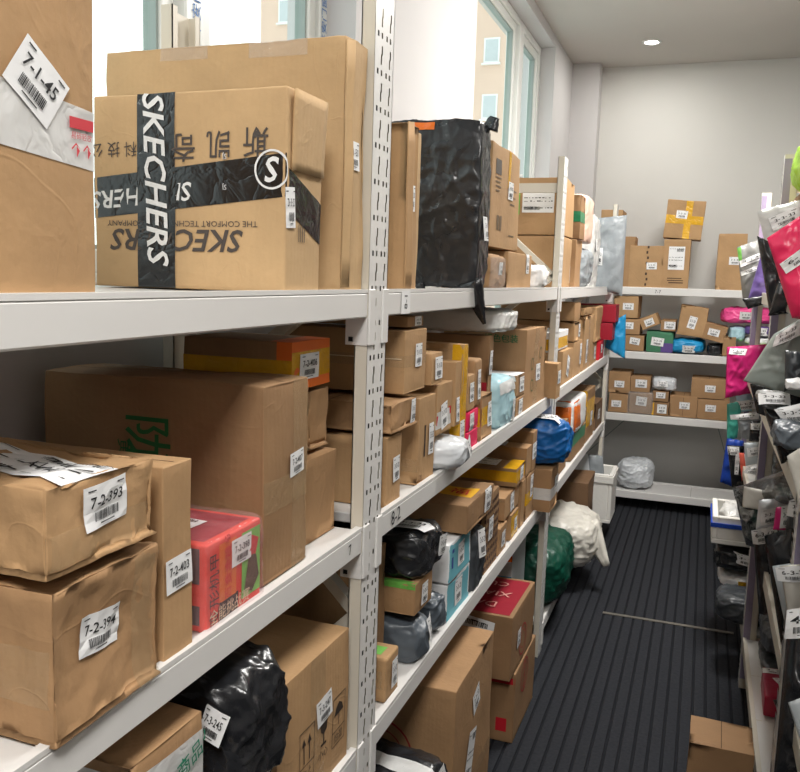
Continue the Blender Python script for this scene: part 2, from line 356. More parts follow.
# ------------------------------------------------------------------ soft parcels
def wr(p, o, k=1.0):
    """crumple of plastic film: long sharp creases running in a few directions, fine crinkle between them"""
    s_ = 0
    for (ax, fr, wt) in ((Vector((1, .4, .2)), 1.0, .42), (Vector((-.3, 1, .5)), 1.3, .34), (Vector((.3, -.5, 1)), 1.1, .34)):
        a = ax.normalized(); t = p.dot(a); q = (p - a * t) * (17 * fr * k) + a * (t * 5 * k) + o * fr
        q = q + Vector((1, 1, 1)) * .8 * noise.noise(p * 6 + o)
        s_ += wt * (1 - min(1, abs(noise.noise(q)) * 2.6)) ** 2.2
    s_ += .16 * (1 - abs(noise.noise(p * 55 * k + o)) * 2) + .25 * noise.noise(p * 9 + o * 1.3)
    return s_ - .15
def lump(d):
    """crumpled bag or sack filled with something: super-ellipsoid pulled into folds"""
    x0, x1, y0, y1, z0, z1 = d['b']; h = Vector(((x1 - x0) / 2, (y1 - y0) / 2, (z1 - z0) / 2)); seed = d['i'] + 1; o = Vector((seed * 2.1, seed * .7, seed * 5.3))
    rt = d.get('rot', 0); tilt = d.get('tilt', (0, 0))
    R = root(d['n'], d['L'], d['c'], ((x0 + x1) / 2, (y0 + y1) / 2, z0), (math.radians(tilt[0]), math.radians(tilt[1]), math.radians(rt)), d.get('g'))
    e = d.get('e', 3.2) * 1.25; amp = d.get('amp', .014); n = d.get('res', 26); fl = d.get('flat', .85)
    def S(p, off=0):
        p = Vector(p); m = max(abs(p.x), abs(p.y), abs(p.z)); p = p / m if m else p
        l = (abs(p.x) ** e + abs(p.y) ** e + abs(p.z) ** e) ** (1 / e); q = p / l
        n_ = Vector((math.copysign(abs(q.x) ** (e - 1), q.x) / h.x, math.copysign(abs(q.y) ** (e - 1), q.y) / h.y, math.copysign(abs(q.z) ** (e - 1), q.z) / h.z)).normalized()
        v = Vector((q.x * h.x, q.y * h.y, q.z * h.z))
        w = amp * .8 * (wr(v, o) - .75) + amp * .7 * (noise.noise(v * 6 + o) - .3)
        v = v + n_ * (w + off)
        v.z = max(v.z, -h.z * fl) if fl < 1 else v.z
        v.z += h.z * min(fl, 1)
        if d.get('lean'): v.x += d['lean'][0] * v.z; v.y += d['lean'][1] * v.z
        return v
    vs = []; fs = []; key = {}
    def vid(p):
        k = tuple(round(c, 4) for c in p)
        if k not in key: key[k] = len(vs); vs.append(S(p))
        return key[k]
    g = [math.tan(math.pi / 4 * (-1 + 2 * k / n)) for k in range(n + 1)]
    for a in range(3):
        b, c = (a + 1) % 3, (a + 2) % 3
        for sgn in (-1, 1):
            for i in range(n):
                for j in range(n):
                    q = []
                    for (u, v) in ((i, j), (i + 1, j), (i + 1, j + 1), (i, j + 1)):
                        p = [0, 0, 0]; p[a] = sgn; p[b] = g[u]; p[c] = g[v]; q.append(vid(p))
                    if sgn < 0: q.reverse()
                    fs.append(tuple(q))
    mesh_obj('bag', vs, fs, mat(d['t']), R, smooth=True)
    def place(face, u, v):
        Ru, Uv, N = FR[face]; hu = abs(Ru.dot(h)); hv = abs(Uv.dot(h))
        def f(a, b, off):
            p = Ru * (2 * u - 1 + a / hu) + Uv * (2 * v - 1 + b / hv) + N
            return S(p, off)
        return f
    for k, lb in enumerate(d.get('labs', [])):
        face, u, v, w, hh, txt, lr, kd = (list(lb) + [None, 0, 'shelf'][len(lb) - 5:])[:8]
        # the sticker lies on a best plane over the folds
        f = place(face, u, v); c0 = f(0, 0, 0); ex = (f(w * .3, 0, 0) - f(-w * .3, 0, 0)).normalized(); ey = (f(0, hh * .3, 0) - f(0, -hh * .3, 0)); ey = (ey - ex * ey.dot(ex)).normalized(); nn = ex.cross(ey)
        lift = max(((f(a * w / 2, b * hh / 2, 0) - c0).dot(nn) for a in (-1, -.5, 0, .5, 1) for b in (-1, -.5, 0, .5, 1)))
        fn = lambda a, b, off: c0 + ex * a + ey * b + nn * (off + lift * .75 - 18 * max(0, abs(a) - w * .25) ** 2)
        put_art(label_art(w, hh, txt, kd, seed * 7 + k), 'sticker' if kd == 'shelf' else 'waybill', fn, [paper('label_paper', (240, 240, 240), .55, 0, .02), ink((28, 28, 30))], R, .003, math.radians(lr))
    for k, tp in enumerate(d.get('strips', [])):      # tape band: (tape, face, u0,u1,v0,v1)
        P = MB(); nu = 20; nv = 4; f = place(tp[1], .5, .5); hu = abs(FR[tp[1]][0].dot(h)); hv = abs(FR[tp[1]][1].dot(h))
        for b in range(nv + 1):
            for a in range(nu + 1):
                u = tp[2] + (tp[3] - tp[2]) * a / nu; v = tp[4] + (tp[5] - tp[4]) * b / nv + (tp[6] * (u - .5) if len(tp) > 6 else 0); P.v.append(tuple(f((2 * u - 1) * hu, (2 * v - 1) * hv, .003)))
        for b in range(nv):
            for a in range(nu): j = b * (nu + 1) + a; P.f.append((j, j + 1, j + nu + 2, j + nu + 1)); P.m.append(0)
        mesh_obj('tape', P.v, P.f, mat('t_' + tp[0]), R, smooth=True)
    for kn in d.get('knots', []):                    # twisted corner or tied neck: (from, to, r0, r1)
        p, q, r0, r1 = Vector(kn[0]), Vector(kn[1]), kn[2], kn[3]; ax = (q - p); L = ax.length; ax.normalize(); a = ax.orthogonal().normalized(); b = ax.cross(a); vs = []; fs = []; ns, nr = 8, 14
        for i in range(ns + 1):
            t = i / ns
            for j in range(nr):
                th = 2 * math.pi * j / nr + t * 1.2; rr = (r0 + (r1 - r0) * t) * (1 + .28 * math.sin(3 * th) + .2 * noise.noise(Vector((math.cos(th) * 2, math.sin(th) * 2, t * 3 + seed))))
                vs.append(p + ax * L * t + a * rr * math.cos(th) + b * rr * math.sin(th))
        for i in range(ns):
            for j in range(nr): fs.append((i * nr + j, i * nr + (j + 1) % nr, (i + 1) * nr + (j + 1) % nr, (i + 1) * nr + j))
        fs.append(tuple(range(nr))[::-1]); fs.append(tuple(ns * nr + j for j in range(nr)))
        mesh_obj('gathered_end', vs, fs, mat(d['t']), R, smooth=True)
    return R
def mailer(d):
    """flat poly mailer: pillow between four corners (top-left, top-right, bottom-right, bottom-left), sealed rim"""
    q = [Vector(p) for p in d['q']]; th = d.get('th', .02); seed = d['i'] + 1; o = Vector((seed * 1.9, seed * 3.3, seed * .77)); amp = d.get('amp', .006); n = d.get('res', 22)
    c0 = sum(q, Vector()) / 4; q = [p - c0 for p in q]
    R = root(d['n'], d['L'], d['c'], c0, (0, 0, 0), d.get('g'))
    nrm = ((q[1] - q[3]).cross(q[0] - q[2])).normalized()
    if nrm.y > 0: nrm = -nrm            # towards the aisle end where one walks
    W_ = ((q[1] - q[0]).length + (q[2] - q[3]).length) / 2; H_ = ((q[0] - q[3]).length + (q[1] - q[2]).length) / 2
    bend = d.get('bend', 0)
    def S(u, v, side, off=0):            # u,v in 0..1, v=0 top
        p = (q[0] * (1 - u) + q[1] * u) * (1 - v) + (q[3] * (1 - u) + q[2] * u) * v
        uu, vv = 2 * u - 1, 2 * v - 1
        k = max(0, (1 - abs(uu) ** 3.2)) ** .55 * max(0, (1 - abs(vv) ** 3.6)) ** .55
        w = amp * k * wr(p * 1.0, o + Vector((0, side * 3, 0)), .9) + amp * .35 * math.sin(uu * 9 + seed) * (1 - k) * (abs(vv))
        t = th * k * (.75 + .5 * noise.noise(p * 6 + o))
        rim = amp * .5 * noise.noise(p * 12 + o) * (1 - k)
        return p + nrm * (side * (t + max(0, w) if side > 0 else t) + (w * .5 if side < 0 else 0) * 0 + rim + off * side + bend * (vv * vv - .4))
    vs = []; fs = []
    for side in (1, -1):
        b0 = len(vs)
        for j in range(n + 1):
            for i in range(n + 1): vs.append(S(i / n, j / n, side))
        for j in range(n):
            for i in range(n):
                a = b0 + j * (n + 1) + i; f = (a, a + 1, a + n + 2, a + n + 1); fs.append(f if side < 0 else f[::-1])
    o2 = mesh_obj('bag', vs, fs, mat(d['t']), R, smooth=True)
    bm = bmesh.new(); bm.from_mesh(o2.data); bmesh.ops.remove_doubles(bm, verts=bm.verts, dist=.0002); bmesh.ops.recalc_face_normals(bm, faces=bm.faces); bm.to_mesh(o2.data); bm.free()
    def place(u, v): return lambda a, b, off: S(u + a / W_, v - b / H_, 1, off + .001)
    for (tm, u0, u1, v0, v1) in d.get('areas', []):  # printed or differently coloured part of the bag
        P = MB(); nn = 14
        for j in range(nn + 1):
            for i in range(nn + 1): P.v.append(tuple(S(u0 + (u1 - u0) * i / nn, v0 + (v1 - v0) * j / nn, 1, .0012)))
        for j in range(nn):
            for i in range(nn): a = j * (nn + 1) + i; P.f.append((a, a + 1, a + nn + 2, a + nn + 1)); P.m.append(0)
        mesh_obj('printed_panel', P.v, P.f, mat(tm), R, smooth=True)
    for k, lb in enumerate(d.get('labs', [])):
        u, v, w, hh, txt, lr, kd = (list(lb) + [None, 0, 'shelf'][len(lb) - 4:])[:7]
        put_art(label_art(w, hh, txt, kd, seed * 7 + k), 'sticker' if kd == 'shelf' else 'waybill', place(u, v), [paper('label_paper', (240, 240, 240), .55, 0, .02), ink((28, 28, 30))], R, .003, math.radians(lr))
    for pr in d.get('prints', []):
        u, v, items, rgb, lr = pr; A = Art()
        for it in items:
            if it[0] == 'T': A.text(it[1], it[2], it[3], it[4], 0, 0, math.radians(it[5]) if len(it) > 5 else 0)
            elif it[0] == 'R': A.rect(it[1], it[2], it[3], it[4], 0, 0)
        put_art(A, 'printing', place(u, v), [ink(rgb)], R, .0018, math.radians(lr))
    return R

# ------------------------------------------------------------------ every parcel, in metres: b = x0,x1,y0,y1,z0,z1
PARCELS = [
  {'k': 'box', 'n': 'cardboard_carton', 'L': 'tall carton at the left edge with tilted sticker 7-1-45 and white tape band', 'c': 'carton', 'b': (-0.9, -0.55, 0.4, 0.664, 1.503, 1.99), 't': 'k2', 'rot': 0, 'g': 'cartons on the top shelf before the first post', 'r': 0.006, 'amp': 0.004, 'labs': [('+x', 0.715, 0.375, 0.06, 0.049, '7-1-45', -35, 'shelf')], 'tapes': [('white', ('+x', 0, 1, 0.26, 0.37, -0.04), ('-y', 0, 1, 0.3, 0.4))], 'prints': [('+x', 0.92, 0.3, [('R', -0.016, 0.006, 0.016, 0.016), ('T', '易碎轻放', 0, 0, 0.007), ('T', '↑↑', 0, -0.013, 0.018)], (206, 60, 70), 0, 0.0026)]},
  {'k': 'box', 'n': 'cardboard_carton', 'L': 'upside-down printed shoe carton crossed by black lettered tape', 'c': 'carton', 'b': (-0.868, -0.545, 1.036, 1.15, 1.503, 1.781), 't': 'k6', 'rot': 0, 'g': 'cartons on the top shelf before the first post', 'r': 0.005, 'amp': 0.002, 'cell': 0.02, 'tapes': [('black', ('-y', 0, 1, 0.415, 0.625, 0.11), ('+x', 0, 0.98, 0.33, 0.54, -0.16)), ('black', ('-y', 0.245, 0.445, 0, 1), ('+z', 0.245, 0.445, 0, 1))], 'prints': [('-y', 0.85, 0.735, [('T', '斯', 0, 0, 0.042, 0, 0.006)], (74, 66, 62), 180), ('-y', 0.665, 0.725, [('T', '凯', 0, 0, 0.042, 0, 0.006)], (74, 66, 62), 180), ('-y', 0.49, 0.715, [('T', '奇', 0, 0, 0.042, 0, 0.006)], (74, 66, 62), 180), ('-y', 0.075, 0.715, [('T', '科 技 公 司', 0, 0, 0.023)], (74, 66, 62), 180), ('-y', 0.44, 0.25, [('T', 'SKECHERS', 0, 0, 0.043, 0, 0.016, 0.25, 1.12)], (74, 66, 62), 180), ('-y', 0.47, 0.335, [('T', 'THE COMFORT TECHNOLOGY COMPANY', 0, 0, 0.0115, 0, 0, 0, 1.15)], (74, 66, 62), 180), ('-y', 0.26, 0.475, [('T', 'SKECHERS', 0, 0, 0.036, 0, 0.014, 0.2, 1.05)], (228, 228, 228), 184.5, 0.001), ('-y', 0.93, 0.6, [('O', 0, 0, 0.024, 0.027), ('T', 'S', 0, 0, 0.046, 0, 0.02, 0.2)], (232, 232, 232), 184, 0.002), ('-y', 0.7, 0.67, [('T', 'SJ', 0, 0, 0.01)], (210, 210, 210), 184, 0.002), ('-y', 0.7, 0.52, [('T', 'SJ', 0, 0, 0.01)], (210, 210, 210), 184, 0.002), ('-y', 0.345, 0.555, [('T', 'SKECHERS', 0, 0, 0.05, 0, 0.016, 0.25, 1.05)], (232, 232, 232), -88, 0.0026), ('+x', 0.35, 0.3, [('R', -0.012, 0, 0.012, 0.002), ('R', -0.012, -0.006, 0.01, -0.004), ('R', -0.012, -0.012, 0.012, -0.01), ('R', -0.012, -0.018, 0.006, -0.016)], (74, 66, 62), 90)], 'labs': [('+x', 0.1, 0.42, 0.026, 0.055, None, 4, 'shelf')], 'flaps': [('+x', 0.1, 0.97, 0.6, 0.985, 0.004)], 'seam': 0},
  {'k': 'box', 'n': 'cardboard_carton', 'L': 'big wide carton behind the shoe carton with clear tape on its lid', 'c': 'carton', 'b': (-0.998, -0.545, 1.225, 1.318, 1.503, 1.898), 't': 'k6', 'rot': 0, 'g': 'cartons on the top shelf before the first post', 'amp': 0.006, 'r': 0.006, 'crease': 0.002, 'labs': [('+x', 0.45, 0.55, 0.045, 0.045, '7-1-50', 0, 'shelf')], 'tapes': [('wrap', ('+z', 0.25, 0.45, 0, 1), ('-y', 0.25, 0.45, 0.94, 1)), ('wrap', ('+z', 0.62, 0.85, 0, 1), ('-y', 0.62, 0.85, 0.93, 1))], 'flaps': [('+x', 0.02, 0.22, 0.02, 0.98, -0.006)], 'seam': 2},
  {'k': 'box', 'n': 'cardboard_carton', 'L': 'crushed lower carton with sticker 7-2-394 at the shelf edge', 'c': 'carton', 'b': (-0.9, -0.53, 0.566, 0.738, 1.085, 1.243), 't': 'k3', 'g': 'parcels on the middle shelf before the first post', 'r': 0.008, 'amp': 0.009, 'crease': 0.008, 'cell': 0.008, 'labs': [('+x', 0.45, 0.56, 0.06, 0.041, '7-2-394', -4, 'shelf')], 'tapes': [('clear', ('+x', 0.75, 1, 0, 1)), ('clear', ('-y', 0.3, 1, 0.25, 0.6))], 'seam': 0},
  {'k': 'box', 'n': 'cardboard_carton', 'L': 'crushed carton with sticker 7-2-393 and waybill on its lid', 'c': 'carton', 'b': (-0.88, -0.53, 0.568, 0.736, 1.247, 1.34), 't': 'k2', 'g': 'parcels on the middle shelf before the first post', 'r': 0.008, 'amp': 0.008, 'crease': 0.008, 'cell': 0.008, 'labs': [('+x', 0.52, 0.6, 0.062, 0.044, '7-2-393', 3, 'shelf'), ('+z', 0.68, 0.52, 0.24, 0.075, None, -10, 'ship')], 'tapes': [('clear', ('+x', 0, 1, 0.1, 0.45))], 'prints': [('+z', 0.8, 0.44, [('T', 'XW5', 0, 0, 0.026, 0, 0.001)], (30, 30, 32), -16, 0.0045)], 'seam': 0, 'rot': -1},
  {'k': 'box', 'n': 'cardboard_carton', 'L': 'slim upright carton with sticker 7-2-403 beside the crushed pair', 'c': 'carton', 'b': (-0.9, -0.545, 0.752, 0.812, 1.085, 1.316), 't': 'k2', 'g': 'parcels on the middle shelf before the first post', 'r': 0.003, 'amp': 0.003, 'crease': 0.0012, 'labs': [('+x', 0.5, 0.44, 0.05, 0.04, '7-2-403', 2, 'shelf')], 'seam': 2},
  {'k': 'box', 'n': 'toy_box', 'L': 'glossy red toy box in cling film with sticker 7-2-398', 'c': 'toy box', 'b': (-0.8, -0.55, 0.845, 0.985, 1.085, 1.198), 't': 'p_toyred', 'g': 'parcels on the middle shelf before the first post', 'r': 0.004, 'amp': 0.001, 'wrap': 'pinkwrap', 'seam': 0, 'panels': [('p_darkgrey', '-y', 0.55, 0.96, 0.55, 0.95), ('p_darkgrey', '-y', 0.5, 0.96, 0.08, 0.3), ('p_orange', '+x', 0.22, 0.52, 0.25, 0.93), ('p_black', '+x', 0.22, 0.56, 0.05, 0.26), ('p_lgreen', '+x', 0.62, 0.97, 0.12, 0.92), ('p_darkred', '+z', 0.1, 0.95, 0.1, 0.9)], 'labs': [('+x', 0.6, 0.74, 0.05, 0.036, '7-2-398', 0, 'shelf'), ('+z', 0.5, 0.45, 0.14, 0.06, None, -5, 'ship')], 'prints': [('+x', 0.4, 0.15, [('T', '全能挑战赛', 0, 0, 0.02)], (236, 210, 180), 0, 0.002), ('+x', 0.12, 0.45, [('T', '变形机甲', 0, 0, 0.024)], (30, 22, 22), 90, 0.002), ('+x', 0.36, 0.62, [('T', '合金战车', 0, 0.012, 0.018, 90, 0.004), ('T', '百变冲锋', 0, -0.006, 0.018, 90, 0.004)], (214, 40, 30), 0, 0.002), ('+x', 0.8, 0.4, [('P', [(-0.02, -0.02), (0, -0.028), (0.018, -0.01), (0.012, 0.02), (-0.008, 0.026)])], (70, 60, 40), 0, 0.002), ('+x', 0.8, 0.7, [('P', [(-0.016, -0.01), (0.01, -0.014), (0.018, 0.008), (-0.004, 0.018)])], (205, 60, 60), 0, 0.002)]},
  {'k': 'box', 'n': 'cardboard_carton', 'L': 'large tall carton with green Chinese writing on its side', 'c': 'carton', 'b': (-0.945, -0.56, 1.005, 1.152, 1.085, 1.377), 't': 'k4', 'g': 'parcels on the middle shelf before the first post', 'r': 0.007, 'amp': 0.006, 'crease': 0.0015, 'labs': [('+x', 0.7, 0.56, 0.052, 0.036, '7-2-407', 3, 'shelf')], 'tapes': [('clear', ('+x', 0.62, 0.98, 0, 1), ('+z', 0, 1, 0.66, 0.96)), ('clear', ('+x', 0, 1, 0.36, 0.52), ('-y', 0, 1, 0.2, 0.32))], 'prints': [('-y', 0.5, 0.52, [('T', '陇西', 0, 0, 0.085, -90, 0.004)], (30, 104, 52), 0), ('-y', 0.4, 0.52, [('T', '黄芪宴', 0, 0, 0.03, -90)], (30, 104, 52), 0)], 'seam': 2},
  {'k': 'box', 'n': 'cardboard_carton', 'L': 'orange parcel with yellow tape and sticker 7-2-406 on the rear pile', 'c': 'carton', 'b': (-0.8, -0.6, 1.165, 1.31, 1.345, 1.424), 't': 'k4', 'g': 'parcels on the middle shelf before the first post', 'r': 0.003, 'amp': 0.002, 'panels': [('p_orange', '+x', 0, 1, 0, 1), ('p_orange', '-y', 0.86, 1, 0, 1), ('p_orange', '+z', 0.8, 1, 0, 1)], 'tapes': [('yellow', ('+x', 0, 1, 0.22, 0.78), ('-y', 0, 1, 0.22, 0.62))], 'labs': [('+x', 0.42, 0.46, 0.07, 0.042, '7-2-406', 0, 'shelf')], 'seam': 0},
  {'k': 'box', 'n': 'cardboard_carton', 'L': 'crumpled kraft carton under the orange parcel by the post', 'c': 'carton', 'b': (-0.88, -0.6, 1.235, 1.32, 1.233, 1.342), 't': 'k3', 'g': 'parcels on the middle shelf before the first post', 'r': 0.008, 'amp': 0.008, 'crease': 0.006, 'cell': 0.009, 'labs': [('-y', 0.86, 0.5, 0.03, 0.045, '7-2-404', 2, 'shelf')], 'tapes': [('clear', ('-y', 0.5, 1, 0, 1))]},
  {'k': 'box', 'n': 'cardboard_carton', 'L': 'plain carton on the shelf boards behind the large tall carton', 'c': 'carton', 'b': (-0.88, -0.588, 1.2, 1.32, 1.085, 1.23), 't': 'k3', 'g': 'parcels on the middle shelf before the first post', 'r': 0.003, 'amp': 0.003},
  {'k': 'box', 'n': 'cardboard_carton', 'L': 'carton sealed with printed white tape carrying sticker 7-3-244', 'c': 'carton', 'b': (-0.88, -0.55, 0.705, 0.846, 0.668, 0.99), 't': 'k3', 'g': 'parcels on the lower shelf before the first post', 'r': 0.003, 'amp': 0.003, 'tapes': [('white', ('+x', 0, 1, 0.7, 0.93, -0.02), ('-y', 0, 1, 0.72, 0.95))], 'labs': [('+x', 0.55, 0.76, 0.055, 0.045, '7-3-244', 14, 'shelf')], 'prints': [('+x', 0.86, 0.86, [('T', '商品包', 0, 0, 0.028, 0, 0.004)], (20, 128, 96), 12, 0.004), ('+z', 0.75, 0.65, [('T', '32', 0, 0, 0.035, 30, 0.004)], (36, 34, 36), 0)], 'seam': 1},
  {'k': 'lump', 'n': 'paper_bag', 'L': 'crumpled brown paper bags under the black bag', 'c': 'paper bag', 'b': (-0.8, -0.555, 0.86, 1.035, 0.668, 0.812), 't': 'k3', 'g': 'parcels on the lower shelf before the first post', 'e': 3, 'amp': 0.014},
  {'k': 'lump', 'n': 'plastic_bag_parcel', 'L': 'black plastic bag parcel with sticker 7-3-245 wedged under the shelf', 'c': 'parcel', 'b': (-0.82, -0.5, 0.858, 1.038, 0.815, 1.038), 't': 'black', 'g': 'parcels on the lower shelf before the first post', 'e': 3, 'amp': 0.018, 'res': 44, 'labs': [('-y', 0.87, 0.7, 0.038, 0.042, '7-3-245', -8, 'shelf')]},
  {'k': 'box', 'n': 'cardboard_carton', 'L': 'big carton printed with handling arrows and sticker 7-3-247', 'c': 'carton', 'b': (-0.93, -0.55, 1.047, 1.309, 0.668, 0.915), 't': 'k2', 'g': 'parcels on the lower shelf before the first post', 'r': 0.004, 'amp': 0.003, 'cell': 0.02, 'labs': [('+x', 0.6, 0.58, 0.056, 0.046, '7-3-247', 6, 'shelf')], 'prints': [('+x', 0.56, 0.38, [('R', -0.075, -0.045, -0.0735, 0.045), ('R', -0.025, -0.045, -0.0235, 0.045), ('R', -0.075, 0.0435, -0.025, 0.045), ('R', -0.075, -0.045, -0.025, -0.0435), ('R', -0.075, -0.018, -0.025, -0.0165), ('R', -0.062, -0.012, -0.059, 0.02), ('P', [(-0.067, 0.018), (-0.054, 0.018), (-0.0605, 0.032)]), ('R', -0.043, -0.012, -0.04, 0.02), ('P', [(-0.048, 0.018), (-0.035, 0.018), (-0.0415, 0.032)]), ('T', '向上', -0.05, -0.031, 0.018), ('P', [(-0.005, 0.035), (0.025, 0.035), (0.02, 0.01), (0.012, 0.005), (0.008, 0.005), (0, 0.01)]), ('R', 0.0085, -0.012, 0.0115, 0.008), ('R', 0, -0.016, 0.02, -0.012), ('T', '小心', 0.01, -0.031, 0.018), ('R', 0.045, -0.045, 0.0465, 0.045), ('R', 0.095, -0.045, 0.0965, 0.045), ('R', 0.045, 0.0435, 0.0965, 0.045), ('R', 0.045, -0.045, 0.0965, -0.0435), ('R', 0.045, -0.018, 0.0965, -0.0165), ('P', [(0.05, 0.012), (0.09, 0.012), (0.082, 0.026), (0.07, 0.033), (0.058, 0.026)]), ('R', 0.069, -0.01, 0.0715, 0.012), ('T', '怕湿', 0.07, -0.031, 0.018)], (52, 40, 32), 0)], 'tapes': [('clear', ('+x', 0.42, 0.62, 0, 1))], 'flaps': [], 'seam': 1},
  {'k': 'box', 'n': 'cardboard_carton', 'L': 'narrow tall carton beside the first post', 'c': 'carton', 'b': (-0.8, -0.55, 1.535, 1.603, 1.503, 1.823), 't': 'k2', 'g': 'parcels on the top shelf after the first post', 'amp': 0.003, 'r': 0.003, 'labs': [('+x', 0.55, 0.56, 0.03, 0.05, None, 0, 'shelf')], 'flaps': [('+x', 0, 0.4, 0, 1, -0.004)], 'seam': 2},
  {'k': 'box', 'n': 'cardboard_carton', 'L': 'pale brown carton half hidden behind the black wrapped slab', 'c': 'carton', 'b': (-0.86, -0.6, 1.63, 1.76, 1.503, 1.838), 't': 'k6', 'g': 'parcels on the top shelf after the first post', 'amp': 0.003},
  {'k': 'lump', 'n': 'film_wrapped_slab', 'L': 'large flat slab wrapped in shiny black film with orange sticker', 'c': 'wrapped parcel', 'b': (-0.8, -0.535, 2.03, 2.145, 1.503, 1.925), 't': 'black', 'g': 'parcels on the top shelf after the first post', 'e': 11, 'amp': 0.008, 'res': 56, 'flat': 1, 'labs': [('+x', 0.5, 0.36, 0.045, 0.06, None, 0, 'shelf')], 'strips': [('orange', '-y', 0.3, 0.52, 0.93, 0.992)], 'knots': [((0.115, -0.045, 0.02), (0.15, -0.035, -0.085), 0.032, 0.004), ((0.128, 0.03, 0.4), (0.138, 0.03, 0.43), 0.02, 0.012), ((-0.02, -0.05, 0.01), (0, -0.055, -0.03), 0.012, 0.003)]},
  {'k': 'lump', 'n': 'film_wrapped_box', 'L': 'small clear wrapped box under the tilted printed carton', 'c': 'parcel', 'b': (-0.7, -0.54, 2.2, 2.395, 1.503, 1.612), 't': 'k3', 'g': 'parcels on the top shelf after the first post', 'e': 5, 'amp': 0.008, 'labs': [('+x', 0.55, 0.6, 0.04, 0.035, None, 0, 'shelf')], 'strips': [('wrap', '+x', 0, 1, 0.1, 0.9)]},
  {'k': 'box', 'n': 'cardboard_carton', 'L': 'printed carton with rows of dots on its end beside the black slab', 'c': 'carton', 'b': (-0.7, -0.552, 2.2, 2.57, 1.616, 1.896), 't': 'k2', 'g': 'parcels on the top shelf after the first post', 'amp': 0.004, 'r': 0.006, 'panels': [], 'prints': [('+x', 0.22, 0.78, [('R', -0.03, -0.02, 0.03, 0.02)], (90, 82, 74), 0), ('+x', 0.22, 0.6, [('R', -0.03, 0.02, 0.03, 0.024), ('R', -0.03, 0.008, 0.02, 0.012), ('R', -0.03, -0.004, 0.028, 0), ('R', -0.03, -0.016, 0.01, -0.012)], (110, 92, 70), 0), ('+x', 0.3, 0.25, [('R', -0.03, -0.02, -0.004, 0.02), ('R', 0.004, -0.02, 0.03, 0.02)], (120, 98, 72), 0), ('+x', 0.75, 0.5, [('R', -0.04, 0.03, 0.04, 0.034), ('R', -0.04, 0.01, 0.03, 0.014), ('R', -0.04, -0.01, 0.02, -0.006), ('R', -0.04, -0.1, 0.03, -0.096)], (110, 92, 70), 0), ('-y', 0.5, 0.4, [('R', -0.055, -0.1, -0.047, -0.092), ('R', -0.055, -0.07, -0.047, -0.062), ('R', -0.055, -0.04, -0.047, -0.032), ('R', -0.055, -0.01, -0.047, -0.002), ('R', -0.055, 0.02, -0.047, 0.028), ('R', -0.055, 0.05, -0.047, 0.058), ('R', -0.025, -0.1, -0.017, -0.092), ('R', -0.025, -0.07, -0.017, -0.062), ('R', -0.025, -0.04, -0.017, -0.032), ('R', -0.025, -0.01, -0.017, -0.002), ('R', -0.025, 0.02, -0.017, 0.028), ('R', -0.025, 0.05, -0.017, 0.058), ('R', 0.005, -0.1, 0.013, -0.092), ('R', 0.005, -0.07, 0.013, -0.062), ('R', 0.005, -0.04, 0.013, -0.032), ('R', 0.005, -0.01, 0.013, -0.002), ('R', 0.005, 0.02, 0.013, 0.028), ('R', 0.005, 0.05, 0.013, 0.058), ('R', 0.035, -0.1, 0.043, -0.092), ('R', 0.035, -0.07, 0.043, -0.062), ('R', 0.035, -0.04, 0.043, -0.032), ('R', 0.035, -0.01, 0.043, -0.002), ('R', 0.035, 0.02, 0.043, 0.028), ('R', 0.035, 0.05, 0.043, 0.058)], (70, 54, 40), 0)], 'labs': [('+x', 0.62, 0.6, 0.06, 0.05, None, 0, 'shelf')], 'tapes': [('yellow', ('+x', 0.52, 0.6, 0.62, 0.98))]},
  {'k': 'box', 'n': 'cardboard_carton', 'L': 'short carton leaning under the printed carton by the white bag', 'c': 'carton', 'b': (-0.72, -0.55, 2.42, 2.8, 1.503, 1.614), 't': 'k2', 'g': 'parcels on the top shelf after the first post', 'labs': [('+x', 0.8, 0.75, 0.05, 0.07, None, 0, 'shelf')]},
  {'k': 'lump', 'n': 'plastic_bag_parcel', 'L': 'small white plastic bag between cartons on the top shelf', 'c': 'parcel', 'b': (-0.68, -0.53, 2.88, 3.08, 1.503, 1.602), 't': 'white', 'g': 'parcels on the top shelf after the first post', 'e': 2.4, 'amp': 0.018},
  {'k': 'box', 'n': 'cardboard_carton', 'L': 'lower of two wide cartons behind the second post brace', 'c': 'carton', 'b': (-0.88, -0.565, 3.45, 3.75, 1.503, 1.714), 't': 'k2', 'g': 'parcels on the top shelf after the first post', 'prints': [('-y', 0.6, 0.35, [('T', '易碎轻放', 0, 0.01, 0.03), ('R', -0.05, -0.02, 0.05, -0.016)], (120, 90, 60), 0)]},
  {'k': 'box', 'n': 'cardboard_carton', 'L': 'upper of two wide cartons behind the second post brace with waybill', 'c': 'carton', 'b': (-0.88, -0.565, 3.45, 3.75, 1.716, 1.948), 't': 'k2', 'g': 'parcels on the top shelf after the first post', 'labs': [('-y', 0.66, 0.62, 0.13, 0.11, None, 0, 'ship')], 'panels': [('p_lgreen', '-y', 0.28, 0.42, 0.35, 0.75)]},
  {'k': 'box', 'n': 'cardboard_carton', 'L': 'thin upright box under the green-taped carton', 'c': 'carton', 'b': (-0.8, -0.56, 3.82, 4.02, 1.503, 1.72), 't': 'k3', 'g': 'parcels on the top shelf after the second post', 'panels': [('p_white', '-y', 0.75, 0.9, 0.1, 0.9)]},
  {'k': 'box', 'n': 'cardboard_carton', 'L': 'small carton with a dark green tape band', 'c': 'carton', 'b': (-0.72, -0.55, 3.834, 3.999, 1.722, 1.917), 't': 'k4', 'g': 'parcels on the top shelf after the second post', 'tapes': [('green', ('-y', 0, 1, 0.38, 0.62), ('+x', 0, 1, 0.38, 0.62))]},
